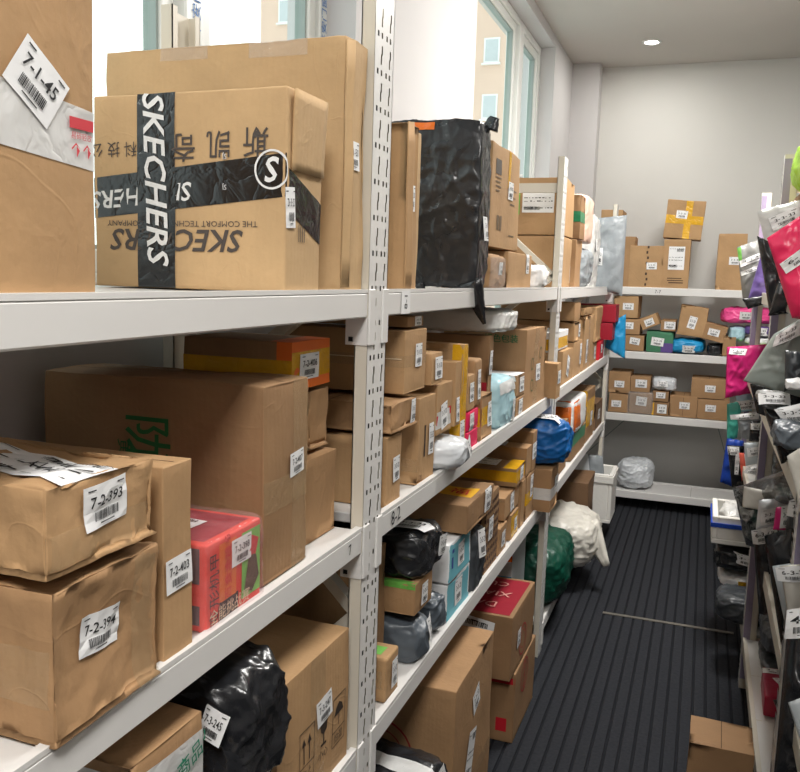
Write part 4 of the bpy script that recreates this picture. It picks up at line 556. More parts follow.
  {'k': 'box', 'n': 'leopard_box', 'L': 'leopard spotted box with two stickers', 'c': 'box', 'b': (-0.8, -0.55, 2.305, 2.47, 0.668, 0.905), 't': 'k4', 'g': 'parcels on the lower shelf between the first and second posts', 'seam': 0, 'labs': [('+x', 0.35, 0.55, 0.05, 0.07, None, 0, 'shelf')], 'prints': [('+x', 0.5, 0.5, [('P', [(-0.075, -0.105), (-0.064, -0.108), (-0.062, -0.096), (-0.072, -0.094)]), ('P', [(-0.071, -0.081), (-0.06, -0.084), (-0.058, -0.072), (-0.068, -0.07)]), ('P', [(-0.067, -0.057), (-0.056, -0.06), (-0.054, -0.048), (-0.064, -0.046)]), ('P', [(-0.073, -0.033), (-0.062, -0.036), (-0.06, -0.024), (-0.07, -0.022)]), ('P', [(-0.069, -0.009), (-0.058, -0.012), (-0.056, 0), (-0.066, 0.002)]), ('P', [(-0.075, 0.015), (-0.064, 0.012), (-0.062, 0.024), (-0.072, 0.026)]), ('P', [(-0.071, 0.039), (-0.06, 0.036), (-0.058, 0.048), (-0.068, 0.05)]), ('P', [(-0.067, 0.063), (-0.056, 0.06), (-0.054, 0.072), (-0.064, 0.074)]), ('P', [(-0.073, 0.087), (-0.062, 0.084), (-0.06, 0.096), (-0.07, 0.098)]), ('P', [(-0.053, -0.105), (-0.042, -0.108), (-0.04, -0.096), (-0.05, -0.094)]), ('P', [(-0.049, -0.081), (-0.038, -0.084), (-0.036, -0.072), (-0.046, -0.07)]), ('P', [(-0.045, -0.057), (-0.034, -0.06), (-0.032, -0.048), (-0.042, -0.046)]), ('P', [(-0.051, -0.033), (-0.04, -0.036), (-0.038, -0.024), (-0.048, -0.022)]), ('P', [(-0.047, -0.009), (-0.036, -0.012), (-0.034, 0), (-0.044, 0.002)]), ('P', [(-0.053, 0.015), (-0.042, 0.012), (-0.04, 0.024), (-0.05, 0.026)]), ('P', [(-0.049, 0.039), (-0.038, 0.036), (-0.036, 0.048), (-0.046, 0.05)]), ('P', [(-0.045, 0.063), (-0.034, 0.06), (-0.032, 0.072), (-0.042, 0.074)]), ('P', [(-0.051, 0.087), (-0.04, 0.084), (-0.038, 0.096), (-0.048, 0.098)]), ('P', [(-0.031, -0.105), (-0.02, -0.108), (-0.018, -0.096), (-0.028, -0.094)]), ('P', [(-0.027, -0.081), (-0.016, -0.084), (-0.014, -0.072), (-0.024, -0.07)]), ('P', [(-0.023, -0.057), (-0.012, -0.06), (-0.01, -0.048), (-0.02, -0.046)]), ('P', [(-0.029, -0.033), (-0.018, -0.036), (-0.016, -0.024), (-0.026, -0.022)]), ('P', [(-0.025, -0.009), (-0.014, -0.012), (-0.012, 0), (-0.022, 0.002)]), ('P', [(-0.031, 0.015), (-0.02, 0.012), (-0.018, 0.024), (-0.028, 0.026)]), ('P', [(-0.027, 0.039), (-0.016, 0.036), (-0.014, 0.048), (-0.024, 0.05)]), ('P', [(-0.023, 0.063), (-0.012, 0.06), (-0.01, 0.072), (-0.02, 0.074)]), ('P', [(-0.029, 0.087), (-0.018, 0.084), (-0.016, 0.096), (-0.026, 0.098)]), ('P', [(-0.009, -0.105), (0.002, -0.108), (0.004, -0.096), (-0.006, -0.094)]), ('P', [(-0.005, -0.081), (0.006, -0.084), (0.008, -0.072), (-0.002, -0.07)]), ('P', [(-0.001, -0.057), (0.01, -0.06), (0.012, -0.048), (0.002, -0.046)]), ('P', [(-0.007, -0.033), (0.004, -0.036), (0.006, -0.024), (-0.004, -0.022)]), ('P', [(-0.003, -0.009), (0.008, -0.012), (0.01, 0), (0, 0.002)]), ('P', [(-0.009, 0.015), (0.002, 0.012), (0.004, 0.024), (-0.006, 0.026)]), ('P', [(-0.005, 0.039), (0.006, 0.036), (0.008, 0.048), (-0.002, 0.05)]), ('P', [(-0.001, 0.063), (0.01, 0.06), (0.012, 0.072), (0.002, 0.074)]), ('P', [(-0.007, 0.087), (0.004, 0.084), (0.006, 0.096), (-0.004, 0.098)]), ('P', [(0.013, -0.105), (0.024, -0.108), (0.026, -0.096), (0.016, -0.094)]), ('P', [(0.017, -0.081), (0.028, -0.084), (0.03, -0.072), (0.02, -0.07)]), ('P', [(0.021, -0.057), (0.032, -0.06), (0.034, -0.048), (0.024, -0.046)]), ('P', [(0.015, -0.033), (0.026, -0.036), (0.028, -0.024), (0.018, -0.022)]), ('P', [(0.019, -0.009), (0.03, -0.012), (0.032, 0), (0.022, 0.002)]), ('P', [(0.013, 0.015), (0.024, 0.012), (0.026, 0.024), (0.016, 0.026)]), ('P', [(0.017, 0.039), (0.028, 0.036), (0.03, 0.048), (0.02, 0.05)]), ('P', [(0.021, 0.063), (0.032, 0.06), (0.034, 0.072), (0.024, 0.074)]), ('P', [(0.015, 0.087), (0.026, 0.084), (0.028, 0.096), (0.018, 0.098)]), ('P', [(0.035, -0.105), (0.046, -0.108), (0.048, -0.096), (0.038, -0.094)]), ('P', [(0.039, -0.081), (0.05, -0.084), (0.052, -0.072), (0.042, -0.07)]), ('P', [(0.043, -0.057), (0.054, -0.06), (0.056, -0.048), (0.046, -0.046)]), ('P', [(0.037, -0.033), (0.048, -0.036), (0.05, -0.024), (0.04, -0.022)]), ('P', [(0.041, -0.009), (0.052, -0.012), (0.054, 0), (0.044, 0.002)]), ('P', [(0.035, 0.015), (0.046, 0.012), (0.048, 0.024), (0.038, 0.026)]), ('P', [(0.039, 0.039), (0.05, 0.036), (0.052, 0.048), (0.042, 0.05)]), ('P', [(0.043, 0.063), (0.054, 0.06), (0.056, 0.072), (0.046, 0.074)]), ('P', [(0.037, 0.087), (0.048, 0.084), (0.05, 0.096), (0.04, 0.098)]), ('P', [(0.057, -0.105), (0.068, -0.108), (0.07, -0.096), (0.06, -0.094)]), ('P', [(0.061, -0.081), (0.072, -0.084), (0.074, -0.072), (0.064, -0.07)]), ('P', [(0.065, -0.057), (0.076, -0.06), (0.078, -0.048), (0.068, -0.046)]), ('P', [(0.059, -0.033), (0.07, -0.036), (0.072, -0.024), (0.062, -0.022)]), ('P', [(0.063, -0.009), (0.074, -0.012), (0.076, 0), (0.066, 0.002)]), ('P', [(0.057, 0.015), (0.068, 0.012), (0.07, 0.024), (0.06, 0.026)]), ('P', [(0.061, 0.039), (0.072, 0.036), (0.074, 0.048), (0.064, 0.05)]), ('P', [(0.065, 0.063), (0.076, 0.06), (0.078, 0.072), (0.068, 0.074)]), ('P', [(0.059, 0.087), (0.07, 0.084), (0.072, 0.096), (0.062, 0.098)])], (60, 26, 26), 0), ('-y', 0.7, 0.5, [('P', [(-0.07, -0.105), (-0.058, -0.108), (-0.056, -0.096), (-0.068, -0.094)]), ('P', [(-0.067, -0.081), (-0.055, -0.084), (-0.053, -0.072), (-0.065, -0.07)]), ('P', [(-0.064, -0.057), (-0.052, -0.06), (-0.05, -0.048), (-0.062, -0.046)]), ('P', [(-0.061, -0.033), (-0.049, -0.036), (-0.047, -0.024), (-0.059, -0.022)]), ('P', [(-0.07, -0.009), (-0.058, -0.012), (-0.056, 0), (-0.068, 0.002)]), ('P', [(-0.067, 0.015), (-0.055, 0.012), (-0.053, 0.024), (-0.065, 0.026)]), ('P', [(-0.064, 0.039), (-0.052, 0.036), (-0.05, 0.048), (-0.062, 0.05)]), ('P', [(-0.061, 0.063), (-0.049, 0.06), (-0.047, 0.072), (-0.059, 0.074)]), ('P', [(-0.07, 0.087), (-0.058, 0.084), (-0.056, 0.096), (-0.068, 0.098)]), ('P', [(-0.048, -0.105), (-0.036, -0.108), (-0.034, -0.096), (-0.046, -0.094)]), ('P', [(-0.045, -0.081), (-0.033, -0.084), (-0.031, -0.072), (-0.043, -0.07)]), ('P', [(-0.042, -0.057), (-0.03, -0.06), (-0.028, -0.048), (-0.04, -0.046)]), ('P', [(-0.039, -0.033), (-0.027, -0.036), (-0.025, -0.024), (-0.037, -0.022)]), ('P', [(-0.048, -0.009), (-0.036, -0.012), (-0.034, 0), (-0.046, 0.002)]), ('P', [(-0.045, 0.015), (-0.033, 0.012), (-0.031, 0.024), (-0.043, 0.026)]), ('P', [(-0.042, 0.039), (-0.03, 0.036), (-0.028, 0.048), (-0.04, 0.05)]), ('P', [(-0.039, 0.063), (-0.027, 0.06), (-0.025, 0.072), (-0.037, 0.074)]), ('P', [(-0.048, 0.087), (-0.036, 0.084), (-0.034, 0.096), (-0.046, 0.098)]), ('P', [(-0.026, -0.105), (-0.014, -0.108), (-0.012, -0.096), (-0.024, -0.094)]), ('P', [(-0.023, -0.081), (-0.011, -0.084), (-0.009, -0.072), (-0.021, -0.07)]), ('P', [(-0.02, -0.057), (-0.008, -0.06), (-0.006, -0.048), (-0.018, -0.046)]), ('P', [(-0.017, -0.033), (-0.005, -0.036), (-0.003, -0.024), (-0.015, -0.022)]), ('P', [(-0.026, -0.009), (-0.014, -0.012), (-0.012, 0), (-0.024, 0.002)]), ('P', [(-0.023, 0.015), (-0.011, 0.012), (-0.009, 0.024), (-0.021, 0.026)]), ('P', [(-0.02, 0.039), (-0.008, 0.036), (-0.006, 0.048), (-0.018, 0.05)]), ('P', [(-0.017, 0.063), (-0.005, 0.06), (-0.003, 0.072), (-0.015, 0.074)]), ('P', [(-0.026, 0.087), (-0.014, 0.084), (-0.012, 0.096), (-0.024, 0.098)]), ('P', [(-0.004, -0.105), (0.008, -0.108), (0.01, -0.096), (-0.002, -0.094)]), ('P', [(-0.001, -0.081), (0.011, -0.084), (0.013, -0.072), (0.001, -0.07)]), ('P', [(0.002, -0.057), (0.014, -0.06), (0.016, -0.048), (0.004, -0.046)]), ('P', [(0.005, -0.033), (0.017, -0.036), (0.019, -0.024), (0.007, -0.022)]), ('P', [(-0.004, -0.009), (0.008, -0.012), (0.01, 0), (-0.002, 0.002)]), ('P', [(-0.001, 0.015), (0.011, 0.012), (0.013, 0.024), (0.001, 0.026)]), ('P', [(0.002, 0.039), (0.014, 0.036), (0.016, 0.048), (0.004, 0.05)]), ('P', [(0.005, 0.063), (0.017, 0.06), (0.019, 0.072), (0.007, 0.074)]), ('P', [(-0.004, 0.087), (0.008, 0.084), (0.01, 0.096), (-0.002, 0.098)]), ('P', [(0.018, -0.105), (0.03, -0.108), (0.032, -0.096), (0.02, -0.094)]), ('P', [(0.021, -0.081), (0.033, -0.084), (0.035, -0.072), (0.023, -0.07)]), ('P', [(0.024, -0.057), (0.036, -0.06), (0.038, -0.048), (0.026, -0.046)]), ('P', [(0.027, -0.033), (0.039, -0.036), (0.041, -0.024), (0.029, -0.022)]), ('P', [(0.018, -0.009), (0.03, -0.012), (0.032, 0), (0.02, 0.002)]), ('P', [(0.021, 0.015), (0.033, 0.012), (0.035, 0.024), (0.023, 0.026)]), ('P', [(0.024, 0.039), (0.036, 0.036), (0.038, 0.048), (0.026, 0.05)]), ('P', [(0.027, 0.063), (0.039, 0.06), (0.041, 0.072), (0.029, 0.074)]), ('P', [(0.018, 0.087), (0.03, 0.084), (0.032, 0.096), (0.02, 0.098)]), ('P', [(0.04, -0.105), (0.052, -0.108), (0.054, -0.096), (0.042, -0.094)]), ('P', [(0.043, -0.081), (0.055, -0.084), (0.057, -0.072), (0.045, -0.07)]), ('P', [(0.046, -0.057), (0.058, -0.06), (0.06, -0.048), (0.048, -0.046)]), ('P', [(0.049, -0.033), (0.061, -0.036), (0.063, -0.024), (0.051, -0.022)]), ('P', [(0.04, -0.009), (0.052, -0.012), (0.054, 0), (0.042, 0.002)]), ('P', [(0.043, 0.015), (0.055, 0.012), (0.057, 0.024), (0.045, 0.026)]), ('P', [(0.046, 0.039), (0.058, 0.036), (0.06, 0.048), (0.048, 0.05)]), ('P', [(0.049, 0.063), (0.061, 0.06), (0.063, 0.072), (0.051, 0.074)]), ('P', [(0.04, 0.087), (0.052, 0.084), (0.054, 0.096), (0.042, 0.098)]), ('P', [(0.062, -0.105), (0.074, -0.108), (0.076, -0.096), (0.064, -0.094)]), ('P', [(0.065, -0.081), (0.077, -0.084), (0.079, -0.072), (0.067, -0.07)]), ('P', [(0.068, -0.057), (0.08, -0.06), (0.082, -0.048), (0.07, -0.046)]), ('P', [(0.071, -0.033), (0.083, -0.036), (0.085, -0.024), (0.073, -0.022)]), ('P', [(0.062, -0.009), (0.074, -0.012), (0.076, 0), (0.064, 0.002)]), ('P', [(0.065, 0.015), (0.077, 0.012), (0.079, 0.024), (0.067, 0.026)]), ('P', [(0.068, 0.039), (0.08, 0.036), (0.082, 0.048), (0.07, 0.05)]), ('P', [(0.071, 0.063), (0.083, 0.06), (0.085, 0.072), (0.073, 0.074)]), ('P', [(0.062, 0.087), (0.074, 0.084), (0.076, 0.096), (0.064, 0.098)])], (60, 26, 26), 0)]},
  {'k': 'box', 'n': 'cardboard_carton', 'L': 'small carton right of the leopard box', 'c': 'carton', 'b': (-0.85, -0.55, 2.49, 2.6, 0.668, 0.758), 't': 'k3', 'g': 'parcels on the lower shelf between the first and second posts', 'labs': [('+x', 0.5, 0.5, 0.05, 0.05, None, 0, 'shelf')]},
  {'k': 'box', 'n': 'cardboard_carton', 'L': 'small carton taped yellow right of the leopard box', 'c': 'carton', 'b': (-0.85, -0.55, 2.66, 2.78, 0.668, 0.758), 't': 'k3', 'g': 'parcels on the lower shelf between the first and second posts', 'tapes': [('yellow', ('+x', 0, 1, 0.1, 0.9))], 'labs': [('+x', 0.6, 0.5, 0.04, 0.04, None, 0, 'shelf')]},
  {'k': 'box', 'n': 'cardboard_carton', 'L': 'wide carton under the yellow-taped flat carton', 'c': 'carton', 'b': (-0.88, -0.555, 2.56, 2.8, 0.762, 0.838), 't': 'k3', 'g': 'parcels on the lower shelf between the first and second posts', 'crease': 0.002, 'labs': [('+x', 0.5, 0.5, 0.06, 0.06, None, 0, 'shelf')], 'tapes': [('clear', ('-y', 0, 1, 0.8, 1))]},
  {'k': 'box', 'n': 'cardboard_carton', 'L': 'narrow upright carton between the wide carton and the second post', 'c': 'carton', 'b': (-0.8, -0.55, 2.815, 2.885, 0.668, 0.838), 't': 'k3', 'g': 'parcels on the lower shelf between the first and second posts'},
  {'k': 'box', 'n': 'cardboard_carton', 'L': 'flat carton belted with yellow tape and a waybill on top', 'c': 'carton', 'b': (-0.88, -0.55, 2.7, 2.865, 0.841, 0.906), 't': 'k4', 'g': 'parcels on the lower shelf between the first and second posts', 'tapes': [('yellow', ('-y', 0, 1, 0.25, 0.8), ('+x', 0, 1, 0.2, 0.8)), ('yellow', ('+z', 0.85, 1, 0, 1), ('+z', 0, 0.15, 0, 1))], 'labs': [('+z', 0.55, 0.5, 0.14, 0.1, None, 0, 'ship'), ('+x', 0.6, 0.5, 0.06, 0.045, None, 0, 'shelf')]},
  {'k': 'box', 'n': 'cardboard_carton', 'L': 'carton with a waybill on top behind the yellow-belted one', 'c': 'carton', 'b': (-0.88, -0.55, 2.872, 2.968, 0.841, 0.945), 't': 'k3', 'g': 'parcels on the lower shelf between the first and second posts', 'labs': [('+z', 0.5, 0.5, 0.16, 0.07, None, 0, 'ship')]},
  {'k': 'box', 'n': 'cardboard_carton', 'L': 'carton with yellow tape at the foot of the second post', 'c': 'carton', 'b': (-0.8, -0.55, 2.9, 3.05, 0.668, 0.836), 't': 'k3', 'g': 'parcels on the lower shelf between the first and second posts', 'tapes': [('yellow', ('+x', 0, 1, 0.35, 0.62), ('-y', 0, 1, 0.35, 0.62))], 'labs': [('+x', 0.6, 0.7, 0.05, 0.08, None, 0, 'shelf')]},
  {'k': 'box', 'n': 'cardboard_carton', 'L': 'carton with red and white tape beside the blue bag', 'c': 'carton', 'b': (-0.85, -0.55, 2.975, 3.055, 0.838, 0.985), 't': 'k3', 'g': 'parcels on the lower shelf between the first and second posts', 'tapes': [('white', ('+x', 0, 1, 0.35, 0.6))], 'labs': [('+x', 0.5, 0.5, 0.08, 0.06, None, 0, 'shelf')], 'panels': [('p_red', '+x', 0.05, 0.2, 0.4, 0.55)]},
  {'k': 'box', 'n': 'cardboard_carton', 'L': 'plain carton behind the second post on the lower shelf', 'c': 'carton', 'b': (-0.8, -0.56, 3.4, 3.9, 0.668, 0.9), 't': 'k4', 'g': 'parcels on the lower shelf after the second post'},
  {'k': 'box', 'n': 'cardboard_carton', 'L': 'carton banded with white tape beneath the blue bag', 'c': 'carton', 'b': (-0.8, -0.49, 3.06, 3.235, 0.668, 0.834), 't': 'k3', 'g': 'parcels on the lower shelf after the second post', 'tapes': [('white', ('+x', 0, 1, 0.28, 0.55), ('-y', 0, 1, 0.28, 0.55))], 'labs': [('+x', 0.6, 0.6, 0.08, 0.05, None, 0, 'shelf')]},
  {'k': 'lump', 'n': 'plastic_bag_parcel', 'L': 'big blue plastic bag bulging over the shelf edge with waybill', 'c': 'parcel', 'b': (-0.8, -0.43, 3.065, 3.25, 0.837, 1.045), 't': 'blue', 'g': 'parcels on the lower shelf after the second post', 'e': 2.6, 'amp': 0.018, 'res': 36, 'labs': [('+z', 0.72, 0.3, 0.12, 0.07, None, 0, 'shelf')]},
  {'k': 'box', 'n': 'cardboard_carton', 'L': 'small box under the white and orange parcel', 'c': 'carton', 'b': (-0.8, -0.55, 4, 4.44, 0.668, 0.8), 't': 'k4', 'g': 'parcels on the lower shelf after the second post', 'panels': [('p_greenbox', '-y', 0, 1, 0.5, 1), ('p_greenbox', '+x', 0, 1, 0.5, 1)]},
  {'k': 'lump', 'n': 'orange_taped_parcel', 'L': 'white foam parcel wrapped with broad orange tape', 'c': 'parcel', 'b': (-0.8, -0.54, 3.99, 4.44, 0.802, 0.985), 't': 'white', 'g': 'parcels on the lower shelf after the second post', 'e': 6, 'amp': 0.006, 'strips': [('orange', '-y', 0.62, 0.92, 0, 1), ('orange', '+x', 0, 0.35, 0.02, 0.98)]},
  {'k': 'box', 'n': 'cardboard_carton', 'L': 'narrow upright carton taped yellow beside the white foam parcel', 'c': 'carton', 'b': (-0.85, -0.55, 4.5, 4.8, 0.668, 0.955), 't': 'k4', 'g': 'parcels on the lower shelf after the second post', 'tapes': [('yellow', ('+x', 0, 1, 0.3, 0.8), ('-y', 0.5, 1, 0.7, 1))], 'labs': [('+x', 0.6, 0.4, 0.07, 0.08, None, 0, 'shelf')]},
  {'k': 'box', 'n': 'cardboard_carton', 'L': 'dark brown carton at the far end of the lower shelf', 'c': 'carton', 'b': (-0.85, -0.55, 4.93, 5.22, 0.668, 0.83), 't': 'k5', 'g': 'parcels on the lower shelf after the second post', 'labs': [('+x', 0.5, 0.5, 0.08, 0.06, None, 0, 'shelf')]},
  {'k': 'box', 'n': 'cardboard_carton', 'L': 'tall carton with dark red lettered lid, upper of two on the floor', 'c': 'carton', 'b': (-0.8, -0.5, 2.525, 2.885, 0.246, 0.463), 't': 'k4', 'g': 'pair of cartons with red print on the floor', 'amp': 0.003, 'panels': [('p_darkred', '+z', 0.03, 0.95, 0.04, 0.94)], 'prints': [('+z', 0.5, 0.5, [('T', 'DAO', -0.01, 0.095, 0.06, 0, 0.006)], (216, 150, 140), 180, 0.004), ('+z', 0.5, 0.5, [('T', 'XIANG', -0.01, 0, 0.06, 0, 0.006)], (216, 150, 140), 180, 0.004), ('+z', 0.5, 0.5, [('T', 'CUN', -0.01, -0.095, 0.06, 0, 0.006)], (216, 150, 140), 180, 0.004), ('+x', 0.5, 0.35, [('O', 0, 0, 0.05, 0.055), ('O', 0, 0, 0.03, 0.033)], (176, 34, 44), 0)], 'labs': [('+x', 0.3, 0.5, 0.05, 0.06, None, 0, 'shelf'), ('-y', 0.35, 0.66, 0.26, 0.13, None, -8, 'ship')]},
  {'k': 'box', 'n': 'cardboard_carton', 'L': 'carton with a red band and red ring print, lower of two', 'c': 'carton', 'b': (-0.8, -0.495, 2.59, 2.935, 0, 0.244), 't': 'k4', 'g': 'pair of cartons with red print on the floor', 'amp': 0.003, 'panels': [('p_red', '-y', 0.4, 1, 0.84, 0.93), ('p_red', '-y', 0.8, 0.92, 0.15, 0.34)], 'prints': [('+x', 0.45, 0.72, [('O', 0, 0, 0.055, 0.06), ('O', 0, 0, 0.04, 0.042), ('T', '稻香村', 0, 0, 0.035, 90)], (176, 34, 44), 0)]},
  {'k': 'box', 'n': 'cardboard_carton', 'L': 'big brown carton on the floor with a diamond-set waybill', 'c': 'carton', 'b': (-0.84, -0.5, 1.865, 2.265, 0, 0.53), 't': 'k3', 'g': 'cartons on the floor by the aisle', 'amp': 0.004, 'r': 0.005, 'cell': 0.025, 'labs': [('+x', 0.52, 0.78, 0.07, 0.06, None, 14, 'shelf'), ('+x', 0.42, 0.52, 0.075, 0.13, None, -14, 'ship')], 'prints': [('-y', 0.42, 0.62, [('O', 0, 0, 0.085, 0.09), ('O', 0, 0, 0.06, 0.063), ('O', 0, 0, 0.03, 0.034)], (150, 40, 34), 0)], 'tapes': [('clear', ('+x', 0, 1, 0.3, 0.38, 0.05))], 'flaps': []},
  {'k': 'lump', 'n': 'plastic_bag_parcel', 'L': 'large black bag parcel on the floor with printed white tape band', 'c': 'parcel', 'b': (-0.92, -0.455, 1.43, 1.74, 0, 0.515), 't': 'black', 'g': 'cartons on the floor by the aisle', 'e': 7, 'amp': 0.014, 'res': 40, 'strips': [('white', '+z', 0, 1, 0.55, 0.72, -0.12), ('white', '+x', 0.66, 0.9, 0.25, 1)]},
  {'k': 'box', 'n': 'printed_box', 'L': 'white printed box with a blue wave behind the red-lidded carton', 'c': 'box', 'b': (-0.88, -0.6, 2.95, 3.22, 0, 0.52), 't': 'p_ltgrey', 'g': 'cartons on the floor by the aisle', 'panels': [('p_sky', '-y', 0.35, 1, 0.74, 0.84), ('p_sky', '-y', 0.2, 0.9, 0.68, 0.75)], 'seam': 0, 'tapes': [('orange', ('-y', 0, 1, 0.95, 1))]},
  {'k': 'lump', 'n': 'green_sack', 'L': 'dark green woven sack on the bottom shelf behind the second post', 'c': 'sack', 'b': (-0.9, -0.47, 3.4, 3.92, 0.118, 0.445), 't': 'sackgreen', 'g': 'sacks and bins on the bottom shelf', 'e': 2.5, 'amp': 0.022, 'res': 34},
  {'k': 'lump', 'n': 'white_sack', 'L': 'white woven sack drooping from the bottom shelf into the aisle', 'c': 'sack', 'b': (-0.92, -0.4, 3.97, 4.46, 0.118, 0.415), 't': 'offwhite', 'g': 'sacks and bins on the bottom shelf', 'e': 2.6, 'amp': 0.024, 'res': 36, 'knots': [((0.19, -0.02, 0.19), (0.3, -0.12, 0.03), 0.06, 0.015)]},
  {'k': 'box', 'n': 'cardboard_carton', 'L': 'dark brown carton behind the white sack on the bottom shelf', 'c': 'carton', 'b': (-0.88, -0.52, 4.5, 4.83, 0.118, 0.455), 't': 'k5', 'g': 'sacks and bins on the bottom shelf', 'crease': 0.004, 'amp': 0.01, 'r': 0.01, 'cell': 0.016},
  {'k': 'box', 'n': 'cardboard_carton', 'L': 'narrow carton at the left end of the back rack top shelf', 'c': 'carton', 'b': (-0.56, -0.463, 5.8, 6.05, 1.503, 1.84), 't': 'k3', 'g': 'cartons on the top shelf of the back rack'},
  {'k': 'box', 'n': 'cardboard_carton', 'L': 'wide carton with a stitched flap line on the back rack top shelf', 'c': 'carton', 'b': (-0.498, -0.278, 5.8, 6.05, 1.503, 1.782), 't': 'k2', 'g': 'cartons on the top shelf of the back rack', 'prints': [('-y', 0.5, 0.5, [('R', -0.004, -0.125, 0.008, -0.108), ('R', 0.002, -0.09, 0.014, -0.073), ('R', -0.004, -0.055, 0.008, -0.038), ('R', 0.002, -0.02, 0.014, -0.003), ('R', -0.004, 0.015, 0.008, 0.032), ('R', 0.002, 0.05, 0.014, 0.067), ('R', -0.004, 0.085, 0.008, 0.102), ('R', 0.002, 0.12, 0.014, 0.137)], (70, 50, 36), 0)], 'labs': [('-y', 0.66, 0.52, 0.065, 0.045, None, 2)]},
  {'k': 'box', 'n': 'cardboard_carton', 'L': 'upright carton carrying the yellow-crossed carton', 'c': 'carton', 'b': (-0.285, -0.115, 5.8, 6.06, 1.503, 1.824), 't': 'k2', 'g': 'cartons on the top shelf of the back rack', 'prints': [('-y', 0.5, 0.16, [('R', -0.05, 0, 0.05, 0.006), ('R', -0.05, 0.014, 0.04, 0.02), ('R', -0.04, -0.015, 0.05, -0.008)], (90, 66, 46), 0)], 'labs': [('-y', 0.5, 0.62, 0.1, 0.15, None, 0, 'ship')]},
  {'k': 'box', 'n': 'cardboard_carton', 'L': 'tilted carton crossed with yellow tape atop the upright carton', 'c': 'carton', 'b': (-0.296, -0.057, 5.8, 6.02, 1.828, 2.075), 't': 'k2', 'g': 'cartons on the top shelf of the back rack', 'tapes': [('yellow', ('-y', 0.5, 0.68, 0, 1), ('-y', 0, 1, 0.38, 0.6))], 'tilt': (0, 4), 'labs': [('-y', 0.42, 0.62, 0.07, 0.05, None, -2)]},
  {'k': 'box', 'n': 'cardboard_carton', 'L': 'upright carton alone at the right of the back rack top shelf', 'c': 'carton', 'b': (0.049, 0.224, 5.8, 6.05, 1.503, 1.867), 't': 'k2', 'g': 'cartons on the top shelf of the back rack', 'labs': [('-y', 0.62, 0.52, 0.07, 0.05)]},
  {'k': 'box', 'n': 'cardboard_carton', 'L': 'tall stacked carton at the far left corner of the back rack', 'c': 'carton', 'b': (-0.7, -0.555, 5.82, 6.08, 1.503, 2.015), 't': 'k2', 'g': 'cartons on the top shelf of the back rack', 'r': 0.006},
  {'k': 'box', 'n': 'cardboard_carton', 'L': 'carton on the left pile of the second back shelf, top one', 'c': 'carton', 'b': (-0.581, -0.415, 5.8, 6.08, 1.3, 1.447), 't': 'k2', 'g': 'parcels on the second shelf of the back rack', 'labs': [('-y', 0.6, 0.52, 0.07, 0.045)]},
  {'k': 'box', 'n': 'cardboard_carton', 'L': 'carton on the left pile of the second back shelf, middle one', 'c': 'carton', 'b': (-0.538, -0.395, 5.8, 6.08, 1.19, 1.297), 't': 'k3', 'g': 'parcels on the second shelf of the back rack', 'labs': [('-y', 0.45, 0.55, 0.07, 0.045)]},
  {'k': 'box', 'n': 'cardboard_carton', 'L': 'carton on the left pile of the second back shelf, bottom one', 'c': 'carton', 'b': (-0.498, -0.363, 5.8, 6.08, 1.082, 1.187), 't': 'k3', 'g': 'parcels on the second shelf of the back rack', 'labs': [('-y', 0.55, 0.62, 0.065, 0.045, None, -8)]},
  {'k': 'box', 'n': 'cardboard_carton', 'L': 'little tilted carton leaning near the left pile', 'c': 'carton', 'b': (-0.386, -0.264, 5.8, 6, 1.245, 1.325), 't': 'k2', 'g': 'parcels on the second shelf of the back rack', 'tilt': (0, -24), 'labs': [('-y', 0.5, 0.45, 0.06, 0.045, None, 0)]},
  {'k': 'box', 'n': 'cardboard_carton', 'L': 'little carton right of the tilted one on the second back shelf', 'c': 'carton', 'b': (-0.268, -0.169, 5.8, 6, 1.224, 1.3), 't': 'k3', 'g': 'parcels on the second shelf of the back rack', 'labs': [('-y', 0.6, 0.5, 0.07, 0.05)]},
  {'k': 'box', 'n': 'printed_box', 'L': 'green and purple printed parcel on the second back shelf', 'c': 'box', 'b': (-0.352, -0.178, 5.8, 6.05, 1.082, 1.22), 't': 'p_greenbox', 'g': 'parcels on the second shelf of the back rack', 'panels': [('p_purple', '-y', 0.55, 1, 0, 0.45)], 'seam': 0, 'labs': [('-y', 0.42, 0.5, 0.08, 0.055, None, -6)]},
  {'k': 'box', 'n': 'cardboard_carton', 'L': 'worn carton with a torn top edge in the middle of the second shelf', 'c': 'carton', 'b': (-0.174, 0.013, 5.8, 6.06, 1.197, 1.4), 't': 'k2', 'g': 'parcels on the second shelf of the back rack', 'crease': 0.005, 'amp': 0.01, 'r': 0.012, 'cell': 0.016, 'tilt': (0, 6), 'labs': [('-y', 0.5, 0.45, 0.05, 0.08, None, -8)]},
  {'k': 'lump', 'n': 'plastic_bag_parcel', 'L': 'bright blue bag parcel lying on the second back shelf', 'c': 'parcel', 'b': (-0.216, 0.029, 5.78, 6.08, 1.082, 1.195), 't': 'sky', 'g': 'parcels on the second shelf of the back rack', 'e': 3, 'amp': 0.016, 'labs': [('-y', 0.55, 0.35, 0.08, 0.05)]},
  {'k': 'box', 'n': 'cardboard_carton', 'L': 'tilted brown carton right of the blue bag', 'c': 'carton', 'b': (-0.012, 0.132, 5.8, 6.05, 1.175, 1.285), 't': 'k3', 'g': 'parcels on the second shelf of the back rack', 'tilt': (0, 12), 'labs': [('-y', 0.45, 0.5, 0.07, 0.045)]},
  {'k': 'lump', 'n': 'plastic_bag_parcel', 'L': 'dark bag under the tilted brown carton', 'c': 'parcel', 'b': (0.027, 0.126, 5.8, 6.05, 1.082, 1.16), 't': 'black', 'g': 'parcels on the second shelf of the back rack', 'e': 4, 'amp': 0.008},
